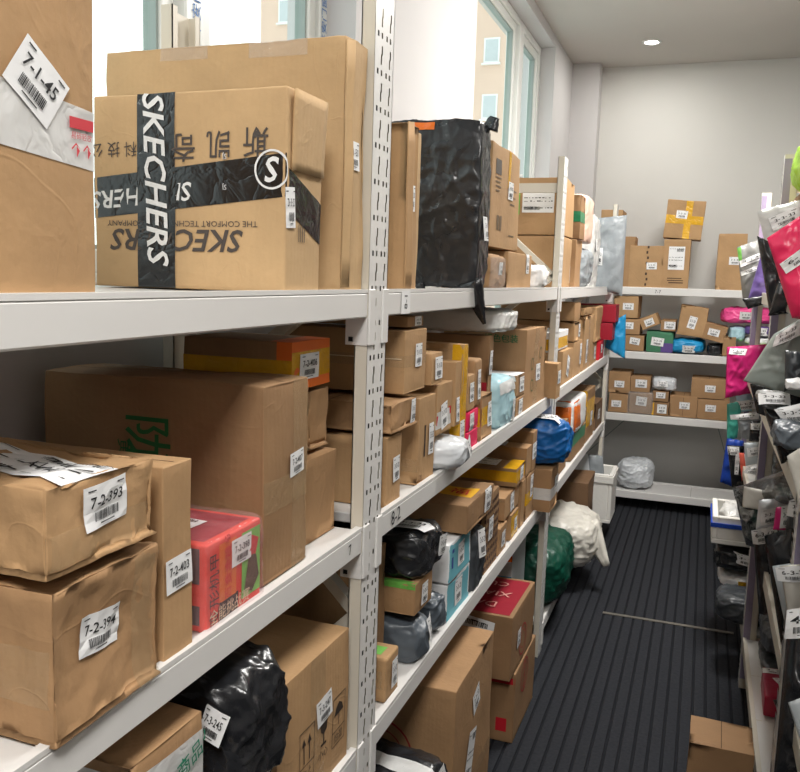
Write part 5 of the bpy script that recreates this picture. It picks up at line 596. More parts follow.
  {'k': 'box', 'n': 'cardboard_carton', 'L': 'narrow open carton beside the dark bag on the second shelf', 'c': 'carton', 'b': (0.122, 0.204, 5.8, 6, 1.082, 1.21), 't': 'k3', 'g': 'parcels on the second shelf of the back rack'},
  {'k': 'lump', 'n': 'plastic_bag_parcel', 'L': 'bright pink bag stretched along the second back shelf', 'c': 'parcel', 'b': (0.095, 0.43, 5.8, 6.05, 1.295, 1.42), 't': 'pink', 'g': 'parcels on the second shelf of the back rack', 'e': 3, 'amp': 0.02, 'res': 34, 'labs': [('-y', 0.46, 0.5, 0.075, 0.05)]},
  {'k': 'lump', 'n': 'plastic_bag_parcel', 'L': 'purple mailer with sticker below the pink bag', 'c': 'parcel', 'b': (0.25, 0.434, 5.8, 6, 1.228, 1.29), 't': 'purple', 'g': 'parcels on the second shelf of the back rack', 'e': 4, 'amp': 0.008, 'labs': [('-y', 0.5, 0.4, 0.09, 0.05)]},
  {'k': 'lump', 'n': 'plastic_bag_parcel', 'L': 'pale blue bag parcel left of the purple mailer', 'c': 'parcel', 'b': (0.147, 0.26, 5.8, 6, 1.18, 1.29), 't': 'paleblue', 'g': 'parcels on the second shelf of the back rack', 'e': 3, 'amp': 0.012},
  {'k': 'lump', 'n': 'plastic_bag_parcel', 'L': 'white and grey parcel beneath the purple mailer', 'c': 'parcel', 'b': (0.245, 0.438, 5.8, 6, 1.16, 1.226), 't': 'white', 'g': 'parcels on the second shelf of the back rack', 'e': 3, 'amp': 0.012},
  {'k': 'lump', 'n': 'plastic_bag_parcel', 'L': 'lime green mailer with a white sticker on the second shelf', 'c': 'parcel', 'b': (0.214, 0.418, 5.78, 6.04, 1.084, 1.158), 't': 'lime', 'g': 'parcels on the second shelf of the back rack', 'e': 4, 'amp': 0.008, 'labs': [('-y', 0.35, 0.6, 0.09, 0.04)]},
  {'k': 'box', 'n': 'cardboard_carton', 'L': 'carton upper left on the third back shelf', 'c': 'carton', 'b': (-0.583, -0.435, 5.8, 6.05, 0.79, 0.935), 't': 'k3', 'g': 'parcels on the third shelf of the back rack', 'labs': [('-y', 0.5, 0.42, 0.065, 0.045)]},
  {'k': 'box', 'n': 'cardboard_carton', 'L': 'carton lower left on the third back shelf', 'c': 'carton', 'b': (-0.573, -0.44, 5.8, 6.05, 0.658, 0.787), 't': 'k3', 'g': 'parcels on the third shelf of the back rack', 'labs': [('-y', 0.4, 0.45, 0.065, 0.045)]},
  {'k': 'box', 'n': 'cardboard_carton', 'L': 'small carton above the clear-wrapped parcel', 'c': 'carton', 'b': (-0.436, -0.307, 5.8, 6.02, 0.806, 0.912), 't': 'k3', 'g': 'parcels on the third shelf of the back rack', 'labs': [('-y', 0.55, 0.55, 0.075, 0.055)]},
  {'k': 'box', 'n': 'cardboard_carton', 'L': 'clear-wrapped brown parcel on the third back shelf', 'c': 'carton', 'b': (-0.443, -0.284, 5.8, 6.04, 0.658, 0.803), 't': 'k4', 'g': 'parcels on the third shelf of the back rack', 'crease': 0.004, 'amp': 0.006, 'r': 0.012, 'cell': 0.016, 'wrap': 'wrap', 'labs': [('-y', 0.55, 0.6, 0.07, 0.06, None, -4)]},
  {'k': 'lump', 'n': 'plastic_bag_parcel', 'L': 'white plastic bag on top of two small cartons', 'c': 'parcel', 'b': (-0.306, -0.135, 5.8, 6, 0.826, 0.925), 't': 'silver', 'g': 'parcels on the third shelf of the back rack', 'e': 3, 'amp': 0.014, 'labs': [('-y', 0.45, 0.55, 0.07, 0.04)]},
  {'k': 'box', 'n': 'cardboard_carton', 'L': 'small carton below the white bag, upper one', 'c': 'carton', 'b': (-0.287, -0.181, 5.8, 6, 0.752, 0.823), 't': 'k4', 'g': 'parcels on the third shelf of the back rack', 'labs': [('-y', 0.5, 0.6, 0.06, 0.04)]},
  {'k': 'box', 'n': 'cardboard_carton', 'L': 'small yellow-edged carton below the white bag, lower one', 'c': 'carton', 'b': (-0.289, -0.175, 5.8, 6, 0.658, 0.749), 't': 'k4', 'g': 'parcels on the third shelf of the back rack', 'panels': [('p_yellow', '-y', 0, 0.15, 0, 1)], 'labs': [('-y', 0.6, 0.5, 0.06, 0.06)]},
  {'k': 'box', 'n': 'cardboard_carton', 'L': 'square carton with a centre line on the third back shelf', 'c': 'carton', 'b': (-0.178, 0.002, 5.8, 6.05, 0.658, 0.802), 't': 'k3', 'g': 'parcels on the third shelf of the back rack', 'prints': [('-y', 0.5, 0.5, [('R', -0.001, -0.06, 0.001, 0.06)], (70, 50, 36), 0)], 'labs': [('-y', 0.55, 0.55, 0.065, 0.045)]},
  {'k': 'box', 'n': 'cardboard_carton', 'L': 'carton with lifted flap, upper of the right pair', 'c': 'carton', 'b': (-0.048, 0.17, 5.8, 6.05, 0.796, 0.926), 't': 'k3', 'g': 'parcels on the third shelf of the back rack', 'tilt': (0, 0), 'labs': [('-y', 0.55, 0.5, 0.065, 0.045)]},
  {'k': 'box', 'n': 'cardboard_carton', 'L': 'slightly open carton, lower of the right pair', 'c': 'carton', 'b': (-0.001, 0.198, 5.8, 6.05, 0.658, 0.793), 't': 'k3', 'g': 'parcels on the third shelf of the back rack', 'labs': [('-y', 0.42, 0.55, 0.065, 0.045)]},
  {'k': 'lump', 'n': 'plastic_bag_parcel', 'L': 'shiny silver bag lying on the bottom shelf of the back rack', 'c': 'parcel', 'b': (-0.499, -0.249, 5.81, 6.11, 0.123, 0.345), 't': 'silver', 'g': 'bags on the bottom of the back rack', 'e': 2.6, 'amp': 0.022, 'res': 34},
  {'k': 'lump', 'n': 'plastic_bag_parcel', 'L': 'lime green bag at the top right edge of the picture', 'c': 'parcel', 'b': (0.222, 0.54, 2.78, 3.08, 1.828, 2.03), 't': 'lime', 'g': 'bags on the top shelf of the right rack', 'e': 2.6, 'amp': 0.016},
  {'k': 'box', 'n': 'cardboard_carton', 'L': 'small brown carton beneath the lime green bag', 'c': 'carton', 'b': (0.25, 0.6, 2.76, 3.1, 1.704, 1.826), 't': 'k4', 'g': 'bags on the top shelf of the right rack'},
  {'k': 'box', 'n': 'cardboard_carton', 'L': 'large carton low on the right top shelf under the small one', 'c': 'carton', 'b': (0.25, 0.62, 2.94, 3.26, 1.503, 1.702), 't': 'k3', 'g': 'bags on the top shelf of the right rack'},
  {'k': 'mail', 'n': 'poly_mailer', 'L': 'clear white mailer with sticker above the big hot pink one', 'c': 'mailer bag', 'q': [(0.131, 2.9, 1.768), (0.284, 2.9, 1.811), (0.315, 2.9, 1.644), (0.186, 2.9, 1.592)], 't': 'clear', 'g': 'bags on the top shelf of the right rack', 'th': 0.02, 'amp': 0.014, 'labs': [(0.46, 0.26, 0.085, 0.042, None, 8)]},
  {'k': 'mail', 'n': 'poly_mailer', 'L': 'large hot pink mailer with sticker on the right', 'c': 'mailer bag', 'q': [(0.129, 2.25, 1.65), (0.247, 2.25, 1.741), (0.268, 2.25, 1.452), (0.201, 2.25, 1.459)], 't': 'hotpink', 'g': 'bags on the top shelf of the right rack', 'th': 0.03, 'amp': 0.014, 'res': 34, 'labs': [(0.6, 0.36, 0.11, 0.034, '6-1-32', 14), (0.86, 0.8, 0.08, 0.06, None, 20)]},
  {'k': 'mail', 'n': 'poly_mailer', 'L': 'black and clear mailer behind the hot pink one', 'c': 'mailer bag', 'q': [(0.13, 2.75, 1.683), (0.204, 2.75, 1.648), (0.258, 2.75, 1.461), (0.185, 2.75, 1.446)], 't': 'black', 'g': 'bags on the top shelf of the right rack', 'th': 0.02, 'amp': 0.016},
  {'k': 'mail', 'n': 'poly_mailer', 'L': 'black mailer corner sticking out below the hot pink one', 'c': 'mailer bag', 'q': [(0.194, 2.68, 1.548), (0.232, 2.68, 1.54), (0.222, 2.68, 1.462), (0.175, 2.68, 1.448)], 't': 'black', 'g': 'bags on the top shelf of the right rack', 'th': 0.01, 'amp': 0.006},
  {'k': 'mail', 'n': 'poly_mailer', 'L': 'grey clear-film mailer with green sticker and purple side', 'c': 'mailer bag', 'q': [(0.114, 4.06, 1.705), (0.221, 4.06, 1.746), (0.234, 4.06, 1.484), (0.157, 4.06, 1.467)], 't': 'filmgrey', 'g': 'bags on the top shelf of the right rack', 'th': 0.02, 'amp': 0.016, 'labs': [(0.55, 0.3, 0.1, 0.03, None, 6), (0.55, 0.48, 0.1, 0.02, None, 6)], 'areas': [('p_lgreen', 0, 0.14, 0.02, 0.26)]},
  {'k': 'mail', 'n': 'poly_mailer', 'L': 'deep purple mailer next to the grey clear-film one', 'c': 'mailer bag', 'q': [(0.212, 4, 1.674), (0.25, 4, 1.641), (0.256, 4, 1.477), (0.172, 4, 1.465)], 't': 'purple', 'g': 'bags on the top shelf of the right rack', 'th': 0.02, 'amp': 0.012},
  {'k': 'mail', 'n': 'poly_mailer', 'L': 'small black mailer whose corner hangs below the purple one', 'c': 'mailer bag', 'q': [(0.149, 3.96, 1.478), (0.263, 3.96, 1.503), (0.258, 3.96, 1.464), (0.176, 3.96, 1.435)], 't': 'black', 'g': 'bags on the top shelf of the right rack', 'th': 0.015, 'amp': 0.006},
  {'k': 'lump', 'n': 'plastic_bag_parcel', 'L': 'pink bag standing behind the grey clear-film mailer', 'c': 'parcel', 'b': (0.2, 0.36, 4.3, 4.6, 1.62, 1.76), 't': 'pink', 'g': 'bags on the top shelf of the right rack', 'e': 3, 'amp': 0.014},
  {'k': 'box', 'n': 'cardboard_carton', 'L': 'low carton under the pink bag at the rack end', 'c': 'carton', 'b': (0.262, 0.42, 4.3, 4.62, 1.503, 1.615), 't': 'k3', 'g': 'bags on the top shelf of the right rack'},
  {'k': 'mail', 'n': 'poly_mailer', 'L': 'magenta mailer hanging over the rack end', 'c': 'mailer bag', 'q': [(0.119, 4.56, 1.224), (0.309, 4.56, 1.25), (0.255, 4.56, 0.998), (0.13, 4.56, 0.963)], 't': 'magenta', 'g': 'bags on the second shelf of the right rack', 'th': 0.03, 'amp': 0.016, 'res': 30, 'labs': [(0.28, 0.1, 0.07, 0.03, None, -10)]},
  {'k': 'mail', 'n': 'poly_mailer', 'L': 'large sage grey mailer draped over the shelf edge', 'c': 'mailer bag', 'q': [(0.182, 2.5, 1.405), (0.271, 2.5, 1.469), (0.269, 2.5, 1.235), (0.114, 2.5, 1.271)], 't': 'sage', 'g': 'bags on the second shelf of the right rack', 'th': 0.03, 'amp': 0.014, 'res': 34, 'labs': [(0.42, 0.14, 0.08, 0.045, None, 10)]},
  {'k': 'mail', 'n': 'poly_mailer', 'L': 'black mailer half covered by the sage grey one', 'c': 'mailer bag', 'q': [(0.139, 2.62, 1.251), (0.285, 2.62, 1.273), (0.313, 2.62, 1.125), (0.164, 2.62, 1.167)], 't': 'black', 'g': 'bags on the second shelf of the right rack', 'th': 0.02, 'amp': 0.012},
  {'k': 'lump', 'n': 'plastic_bag_parcel', 'L': 'dark grey parcel with waybill under the sage grey mailer', 'c': 'parcel', 'b': (0.14, 0.225, 2.3, 2.44, 1.226, 1.268), 't': 'filmgrey', 'g': 'bags on the second shelf of the right rack', 'e': 2.8, 'amp': 0.012, 'labs': [('-y', 0.5, 0.7, 0.075, 0.035, None, 4)]},
  {'k': 'lump', 'n': 'plastic_bag_parcel', 'L': 'white wrapped parcel at the right edge above the dark one', 'c': 'parcel', 'b': (0.189, 0.252, 2.12, 2.24, 1.294, 1.322), 't': 'white', 'g': 'bags on the second shelf of the right rack', 'e': 3.4, 'amp': 0.008},
  {'k': 'mail', 'n': 'poly_mailer', 'L': 'dark crumpled mailer next to the white wrapped parcel', 'c': 'mailer bag', 'q': [(0.195, 2.28, 1.378), (0.235, 2.28, 1.375), (0.249, 2.28, 1.296), (0.201, 2.28, 1.273)], 't': 'darkgrey', 'g': 'bags on the second shelf of the right rack', 'th': 0.02, 'amp': 0.018},
  {'k': 'mail', 'n': 'poly_mailer', 'L': 'white printed mailer at the right edge in mid height', 'c': 'mailer bag', 'q': [(0.175, 2.12, 1.252), (0.247, 2.12, 1.272), (0.253, 2.12, 1.207), (0.197, 2.12, 1.216)], 't': 'ltgrey', 'g': 'bags on the third shelf of the right rack', 'th': 0.012, 'amp': 0.006, 'labs': [(0.45, 0.4, 0.07, 0.045, None, 4)]},
  {'k': 'lump', 'n': 'plastic_bag_parcel', 'L': 'slate grey mailer parcel bulging at the right edge', 'c': 'parcel', 'b': (0.16, 0.249, 1.98, 2.14, 1.175, 1.244), 't': 'slate', 'g': 'bags on the third shelf of the right rack', 'e': 2.8, 'amp': 0.014},
  {'k': 'mail', 'n': 'poly_mailer', 'L': 'long black mailer hanging beside the right post', 'c': 'mailer bag', 'q': [(0.161, 2.35, 1.219), (0.221, 2.35, 1.214), (0.263, 2.35, 1.105), (0.216, 2.35, 1.076)], 't': 'black', 'g': 'bags on the third shelf of the right rack', 'th': 0.025, 'amp': 0.014},
  {'k': 'mail', 'n': 'poly_mailer', 'L': 'cream board mailer at the right edge below the slate one', 'c': 'mailer bag', 'q': [(0.184, 1.9, 1.181), (0.229, 1.9, 1.22), (0.243, 1.9, 1.05), (0.216, 1.9, 1.079)], 't': 'offwhite', 'g': 'bags on the third shelf of the right rack', 'th': 0.01, 'amp': 0.004},
  {'k': 'mail', 'n': 'poly_mailer', 'L': 'teal mesh bag at the left end of the right shelf', 'c': 'mailer bag', 'q': [(0.143, 4.62, 0.925), (0.218, 4.62, 0.952), (0.205, 4.62, 0.751), (0.158, 4.62, 0.725)], 't': 'teal', 'g': 'bags on the third shelf of the right rack', 'th': 0.02, 'amp': 0.01},
  {'k': 'mail', 'n': 'poly_mailer', 'L': 'printed clear mailer behind the teal bag', 'c': 'mailer bag', 'q': [(0.178, 4.63, 0.984), (0.258, 4.63, 1), (0.266, 4.63, 0.897), (0.205, 4.63, 0.886)], 't': 'paleblue', 'g': 'bags on the third shelf of the right rack', 'th': 0.02, 'amp': 0.01, 'labs': [(0.6, 0.65, 0.1, 0.05)]},
  {'k': 'mail', 'n': 'poly_mailer', 'L': 'grey striped mailer under the printed clear one', 'c': 'mailer bag', 'q': [(0.186, 4.4, 0.903), (0.298, 4.4, 0.927), (0.301, 4.4, 0.778), (0.209, 4.4, 0.79)], 't': 'grey', 'g': 'bags on the third shelf of the right rack', 'th': 0.02, 'amp': 0.012, 'labs': [(0.3, 0.08, 0.12, 0.03, None, -2)]},
  {'k': 'mail', 'n': 'poly_mailer', 'L': 'small black mailer in front of the grey striped one', 'c': 'mailer bag', 'q': [(0.231, 4.1, 0.923), (0.285, 4.1, 0.932), (0.289, 4.1, 0.826), (0.234, 4.1, 0.83)], 't': 'black', 'g': 'bags on the third shelf of the right rack', 'th': 0.02, 'amp': 0.01, 'labs': [(0.6, 0.25, 0.06, 0.03)]},
  {'k': 'mail', 'n': 'poly_mailer', 'L': 'flat white mailer with printed number beside the post', 'c': 'mailer bag', 'q': [(0.208, 4, 0.836), (0.286, 4, 0.848), (0.289, 4, 0.757), (0.225, 4, 0.732)], 't': 'ltgrey', 'g': 'bags on the third shelf of the right rack', 'th': 0.012, 'amp': 0.004, 'labs': [(0.6, 0.4, 0.07, 0.04, None, 2)]},
  {'k': 'mail', 'n': 'poly_mailer', 'L': 'royal blue mailer at the rack end', 'c': 'mailer bag', 'q': [(0.156, 4.6, 0.75), (0.239, 4.6, 0.742), (0.205, 4.6, 0.495), (0.14, 4.6, 0.514)], 't': 'royal', 'g': 'bags on the third shelf of the right rack', 'th': 0.02, 'amp': 0.01},
  {'k': 'mail', 'n': 'poly_mailer', 'L': 'black mailer with a small white sticker beside the blue one', 'c': 'mailer bag', 'q': [(0.154, 4.45, 0.74), (0.233, 4.45, 0.742), (0.253, 4.45, 0.545), (0.193, 4.45, 0.528)], 't': 'black', 'g': 'bags on the third shelf of the right rack', 'th': 0.02, 'amp': 0.01, 'labs': [(0.35, 0.12, 0.05, 0.04), (0.5, 0.45, 0.02, 0.1, None, -8)]},
  {'k': 'mail', 'n': 'poly_mailer', 'L': 'coral orange mailer strip beside the white numbered one', 'c': 'mailer bag', 'q': [(0.205, 4.3, 0.733), (0.228, 4.3, 0.735), (0.249, 4.3, 0.629), (0.229, 4.3, 0.597)], 't': 'coral', 'g': 'bags on the third shelf of the right rack', 'th': 0.01, 'amp': 0.006},
  {'k': 'mail', 'n': 'poly_mailer', 'L': 'small white mailer lying at the foot of the post', 'c': 'mailer bag', 'q': [(0.236, 3.9, 0.749), (0.283, 3.9, 0.768), (0.286, 3.9, 0.724), (0.225, 3.9, 0.726)], 't': 'white', 'g': 'bags on the third shelf of the right rack', 'th': 0.01, 'amp': 0.004, 'labs': [(0.45, 0.5, 0.08, 0.05)]},
  {'k': 'mail', 'n': 'poly_mailer', 'L': 'wide black mailer lying across the shelf below the post', 'c': 'mailer bag', 'q': [(0.154, 3.45, 0.746), (0.262, 2.25, 1.106), (0.275, 2.25, 1.011), (0.191, 3.4, 0.671)], 't': 'black', 'g': 'bags on the third shelf of the right rack', 'th': 0.03, 'amp': 0.014, 'res': 30},
  {'k': 'mail', 'n': 'poly_mailer', 'L': 'second wide black mailer drooping down under the first', 'c': 'mailer bag', 'q': [(0.148, 3.3, 0.776), (0.33, 2.75, 0.964), (0.346, 2.75, 0.709), (0.206, 3.25, 0.586)], 't': 'black', 'g': 'bags on the third shelf of the right rack', 'th': 0.02, 'amp': 0.014, 'res': 30},
  {'k': 'mail', 'n': 'poly_mailer', 'L': 'pale grey board mailer under the wide black ones', 'c': 'mailer bag', 'q': [(0.151, 2.7, 0.929), (0.283, 2.7, 0.914), (0.285, 2.7, 0.853), (0.15, 2.7, 0.864)], 't': 'offwhite', 'g': 'mailers on the lower shelf of the right rack', 'th': 0.01, 'amp': 0.005},
  {'k': 'mail', 'n': 'poly_mailer', 'L': 'silver crinkled mailer below the pale grey board one', 'c': 'mailer bag', 'q': [(0.185, 2.55, 0.927), (0.267, 2.55, 0.945), (0.268, 2.55, 0.873), (0.184, 2.55, 0.838)], 't': 'silver', 'g': 'mailers on the lower shelf of the right rack', 'th': 0.018, 'amp': 0.014, 'labs': [(0.42, 0.55, 0.055, 0.045)]},
  {'k': 'mail', 'n': 'poly_mailer', 'L': 'small magenta mailer in front of the silver one', 'c': 'mailer bag', 'q': [(0.219, 2.42, 0.943), (0.256, 2.42, 0.953), (0.256, 2.42, 0.884), (0.217, 2.42, 0.879)], 't': 'magenta', 'g': 'mailers on the lower shelf of the right rack', 'th': 0.015, 'amp': 0.008, 'labs': [(0.8, 0.4, 0.035, 0.06)]},
  {'k': 'mail', 'n': 'poly_mailer', 'L': 'dark mailer with sticker at the right edge of the lower shelf', 'c': 'mailer bag', 'q': [(0.231, 2.22, 1.013), (0.287, 2.22, 1.035), (0.296, 2.22, 0.931), (0.227, 2.22, 0.931)], 't': 'darkgrey', 'g': 'mailers on the lower shelf of the right rack', 'th': 0.02, 'amp': 0.012, 'labs': [(0.42, 0.22, 0.06, 0.045)]},
  {'k': 'mail', 'n': 'poly_mailer', 'L': 'long black mailer with sticker 6-3-68 hanging down', 'c': 'mailer bag', 'q': [(0.188, 2.72, 0.787), (0.252, 2.72, 0.805), (0.289, 2.72, 0.525), (0.226, 2.72, 0.527)], 't': 'black', 'g': 'mailers on the lower shelf of the right rack', 'th': 0.022, 'amp': 0.014, 'res': 30, 'labs': [(0.5, 0.06, 0.072, 0.045, '6-3-68', 3)]},
  {'k': 'mail', 'n': 'poly_mailer', 'L': 'broad dark mailer behind the bubble mailers', 'c': 'mailer bag', 'q': [(0.174, 2.14, 0.937), (0.281, 2.14, 0.986), (0.312, 2.14, 0.618), (0.243, 2.14, 0.625)], 't': 'black', 'g': 'mailers on the lower shelf of the right rack', 'th': 0.02, 'amp': 0.014},
  {'k': 'mail', 'n': 'poly_mailer', 'L': 'white bubble mailer with sticker 6-3-79, front one', 'c': 'mailer bag', 'q': [(0.198, 1.98, 0.918), (0.287, 1.98, 0.94), (0.305, 1.98, 0.729), (0.237, 1.98, 0.747)], 't': 'offwhite', 'g': 'mailers on the lower shelf of the right rack', 'th': 0.016, 'amp': 0.006, 'labs': [(0.32, 0.1, 0.07, 0.035, '6-3-79', 0)]},
  {'k': 'mail', 'n': 'poly_mailer', 'L': 'white bubble mailer second from the front', 'c': 'mailer bag', 'q': [(0.192, 2.08, 0.884), (0.28, 2.08, 0.912), (0.3, 2.08, 0.685), (0.236, 2.08, 0.73)], 't': 'ltgrey', 'g': 'mailers on the lower shelf of the right rack', 'th': 0.01, 'amp': 0.004},
  {'k': 'mail', 'n': 'poly_mailer', 'L': 'cream mailer with sticker behind the bubble mailers', 'c': 'mailer bag', 'q': [(0.205, 2.18, 0.887), (0.285, 2.18, 0.903), (0.291, 2.18, 0.836), (0.214, 2.18, 0.827)], 't': 'offwhite', 'g': 'mailers on the lower shelf of the right rack', 'th': 0.01, 'amp': 0.004, 'labs': [(0.38, 0.3, 0.06, 0.03)]},
  {'k': 'mail', 'n': 'poly_mailer', 'L': 'small cream mailer at the right edge above the bubble mailers', 'c': 'mailer bag', 'q': [(0.244, 2.27, 0.88), (0.303, 2.27, 0.894), (0.307, 2.27, 0.84), (0.255, 2.27, 0.832)], 't': 'offwhite', 'g': 'mailers on the lower shelf of the right rack', 'th': 0.01, 'amp': 0.004, 'labs': [(0.4, 0.4, 0.05, 0.035)]},
  {'k': 'mail', 'n': 'poly_mailer', 'L': 'big black mailer with white sticker at the lower right corner', 'c': 'mailer bag', 'q': [(0.21, 1.85, 0.862), (0.285, 1.85, 0.888), (0.301, 1.75, 0.567), (0.2, 1.75, 0.551)], 't': 'black', 'g': 'mailers on the lower shelf of the right rack', 'th': 0.03, 'amp': 0.016, 'res': 36, 'labs': [(0.36, 0.075, 0.075, 0.06, '4-3', 0)]},
  {'k': 'mail', 'n': 'poly_mailer', 'L': 'white mailer poking out at the lower right corner', 'c': 'mailer bag', 'q': [(0.197, 1.62, 0.772), (0.251, 1.62, 0.808), (0.261, 1.62, 0.69), (0.223, 1.62, 0.704)], 't': 'ltgrey', 'g': 'mailers on the lower shelf of the right rack', 'th': 0.012, 'amp': 0.006},
  {'k': 'lump', 'n': 'plastic_bag_parcel', 'L': 'black mailer bag with waybill under the foam crate', 'c': 'parcel', 'b': (0.11, 0.34, 3.66, 3.98, 0.335, 0.452), 't': 'black', 'g': 'parcels on the bottom shelf of the right rack', 'e': 4, 'amp': 0.012, 'labs': [('-y', 0.65, 0.6, 0.15, 0.045, None, -8, 'shelf')]},
  {'k': 'lump', 'n': 'plastic_bag_parcel', 'L': 'white and yellow wrapped parcel beneath the black bag', 'c': 'parcel', 'b': (0.13, 0.34, 3.66, 3.95, 0.262, 0.333), 't': 'white', 'g': 'parcels on the bottom shelf of the right rack', 'e': 3, 'amp': 0.012, 'strips': [('yellow', '-y', 0.4, 0.75, 0.1, 0.7)]},
  {'k': 'lump', 'n': 'plastic_bag_parcel', 'L': 'dark grey bag sagging below the white and yellow parcel', 'c': 'parcel', 'b': (0.12, 0.38, 3.4, 3.63, 0.205, 0.335), 't': 'darkgrey', 'g': 'parcels on the bottom shelf of the right rack', 'e': 2.8, 'amp': 0.014},
  {'k': 'lump', 'n': 'plastic_bag_parcel', 'L': 'light grey crumpled bag beside the foot of the post', 'c': 'parcel', 'b': (0.262, 0.4, 3.03, 3.3, 0.255, 0.365), 't': 'slate', 'g': 'parcels on the bottom shelf of the right rack', 'e': 2.6, 'amp': 0.014},
  {'k': 'lump', 'n': 'plastic_bag_parcel', 'L': 'dark flat bag beneath the light grey crumpled one', 'c': 'parcel', 'b': (0.27, 0.5, 2.98, 3.28, 0.205, 0.253), 't': 'darkgrey', 'g': 'parcels on the bottom shelf of the right rack', 'e': 4, 'amp': 0.008},
  {'k': 'box', 'n': 'crimson_parcel', 'L': 'crimson plastic wrapped box on the bottom right shelf', 'c': 'parcel', 'b': (0.262, 0.45, 2.7, 2.93, 0.205, 0.275), 't': 'crimson', 'g': 'parcels on the bottom shelf of the right rack', 'seam': 0, 'r': 0.01, 'amp': 0.004, 'crease': 0.002, 'panels': [('p_darkgrey', '+z', 0.45, 1, 0.2, 0.9)], 'labs': [('+z', 0.4, 0.45, 0.06, 0.1, None, 20, 'shelf'), ('+z', 0.3, 0.85, 0.12, 0.04, None, 0, 'shelf')]},
  {'k': 'mail', 'n': 'poly_mailer', 'L': 'dark mailer corner lying on the bottom right shelf', 'c': 'mailer bag', 'q': [(0.259, 2.45, 0.383), (0.302, 2.45, 0.398), (0.312, 2.45, 0.335), (0.275, 2.45, 0.351)], 't': 'darkgrey', 'g': 'parcels on the bottom shelf of the right rack', 'th': 0.01, 'amp': 0.004},
  {'k': 'box', 'n': 'cardboard_carton', 'L': 'flattened brown carton lid on the floor at the bottom edge', 'c': 'carton', 'b': (0.045, 0.215, 2.3, 2.46, 0, 0.29), 't': 'k4', 'g': 'cartons on the floor by the aisle', 'amp': 0.003, 'r': 0.003},
  {'k': 'lump', 'n': 'plastic_bag_parcel', 'L': 'large black bag behind the big hot pink mailer', 'c': 'parcel', 'b': (0.27, 0.64, 2.08, 2.62, 1.503, 1.72), 't': 'black', 'g': 'bags on the top shelf of the right rack', 'e': 3, 'amp': 0.02},
  {'k': 'lump', 'n': 'plastic_bag_parcel', 'L': 'dark grey bag behind the large sage grey mailer', 'c': 'parcel', 'b': (0.27, 0.64, 2.08, 2.6, 1.086, 1.36), 't': 'darkgrey', 'g': 'bags on the second shelf of the right rack', 'e': 3, 'amp': 0.02},
  {'k': 'lump', 'n': 'plastic_bag_parcel', 'L': 'black bag deep on the shelf behind the waybilled grey parcel', 'c': 'parcel', 'b': (0.27, 0.64, 2.66, 3.26, 1.086, 1.33), 't': 'black', 'g': 'bags on the second shelf of the right rack', 'e': 3, 'amp': 0.02},
  {'k': 'lump', 'n': 'plastic_bag_parcel', 'L': 'dark bag deep behind the magenta mailer at the rack end', 'c': 'parcel', 'b': (0.29, 0.64, 3.4, 4.15, 1.086, 1.34), 't': 'slate', 'g': 'bags on the second shelf of the right rack', 'e': 3, 'amp': 0.02},
  {'k': 'lump', 'n': 'plastic_bag_parcel', 'L': 'black bag deep behind the long black hanging mailer', 'c': 'parcel', 'b': (0.27, 0.64, 2.08, 2.6, 0.668, 0.96), 't': 'black', 'g': 'mailers on the lower shelf of the right rack', 'e': 3, 'amp': 0.02},
  {'k': 'lump', 'n': 'plastic_bag_parcel', 'L': 'grey bag deep behind the silver crinkled mailer', 'c': 'parcel', 'b': (0.27, 0.64, 2.66, 3.26, 0.668, 0.93), 't': 'slate', 'g': 'mailers on the lower shelf of the right rack', 'e': 3, 'amp': 0.02},
  {'k': 'lump', 'n': 'plastic_bag_parcel', 'L': 'black bag deep behind the blue mailer at the rack end', 'c': 'parcel', 'b': (0.29, 0.64, 3.4, 4.1, 0.668, 0.95), 't': 'black', 'g': 'mailers on the lower shelf of the right rack', 'e': 3, 'amp': 0.02},
]
# ------------------------------------------------------------------ the room
WALL = paper('painted_wall', (202, 200, 200), .85, .12, .025, scale=2.2)
WALLB = paper('painted_back_wall', (212, 211, 207), .85, .12, .03, scale=1.6)
CEIL = paper('ceiling_paint', (198, 194, 188), .9, .1, .03, scale=1.5)
STEEL = paper('white_enamel_steel', (226, 224, 221), .38, .03, .02, scale=3, spec=.5)
RAW = paper('cream_enamel_steel', (214, 207, 192), .42, .03, .03, scale=3, spec=.5)
PVC = paper('white_window_frame', (224, 226, 222), .35, .02, .02, spec=.5)
DARK = paper('dark_gasket', (146, 158, 154), .5, .02, .03)
FELT = paper('ribbed_carpet', (38, 40, 45), .95, .8, .22, scale=90)
GROOVE = paper('carpet_groove', (20, 22, 28), .95, .3, .1)
def st(o): o['kind'] = 'structure'; return o
ZC, YW, XW = 3.05, 6.33, -1.0
# floor: ribbed carpet, the ribs run along the aisle
M = MB(); x = -1.0; pitch = .0445
while x < .74:
    M.quad((x, -2.6, 0), (x + pitch - .011, -2.6, 0), (x + pitch - .011, YW, 0), (x, YW, 0), 0)
    a, b = x + pitch - .011, x + pitch
    M.quad((a, -2.6, 0), (a + .002, -2.6, -.005), (a + .002, YW, -.005), (a, YW, 0), 1)
    M.quad((a + .002, -2.6, -.005), (b - .002, -2.6, -.005), (b - .002, YW, -.005), (a + .002, YW, -.005), 1)
    M.quad((b - .002, -2.6, -.005), (b, -2.6, 0), (b, YW, 0), (b - .002, YW, -.005), 1); x += pitch
M.box(-1.3, .86, -2.8, YW + .2, -.12, -.02, 1)
st(M.build('floor', [FELT, GROOVE]))
st(MB().box(-.345, .225, 3.842, 3.864, .0, .003, 0).build('trim_1', paper('worn_metal_strip', (96, 92, 84), .6, .5, .2, scale=30, spec=.6)))
st(MB().box(-1.3, .86, -2.8, YW + .2, ZC, ZC + .1).build('ceiling', CEIL))
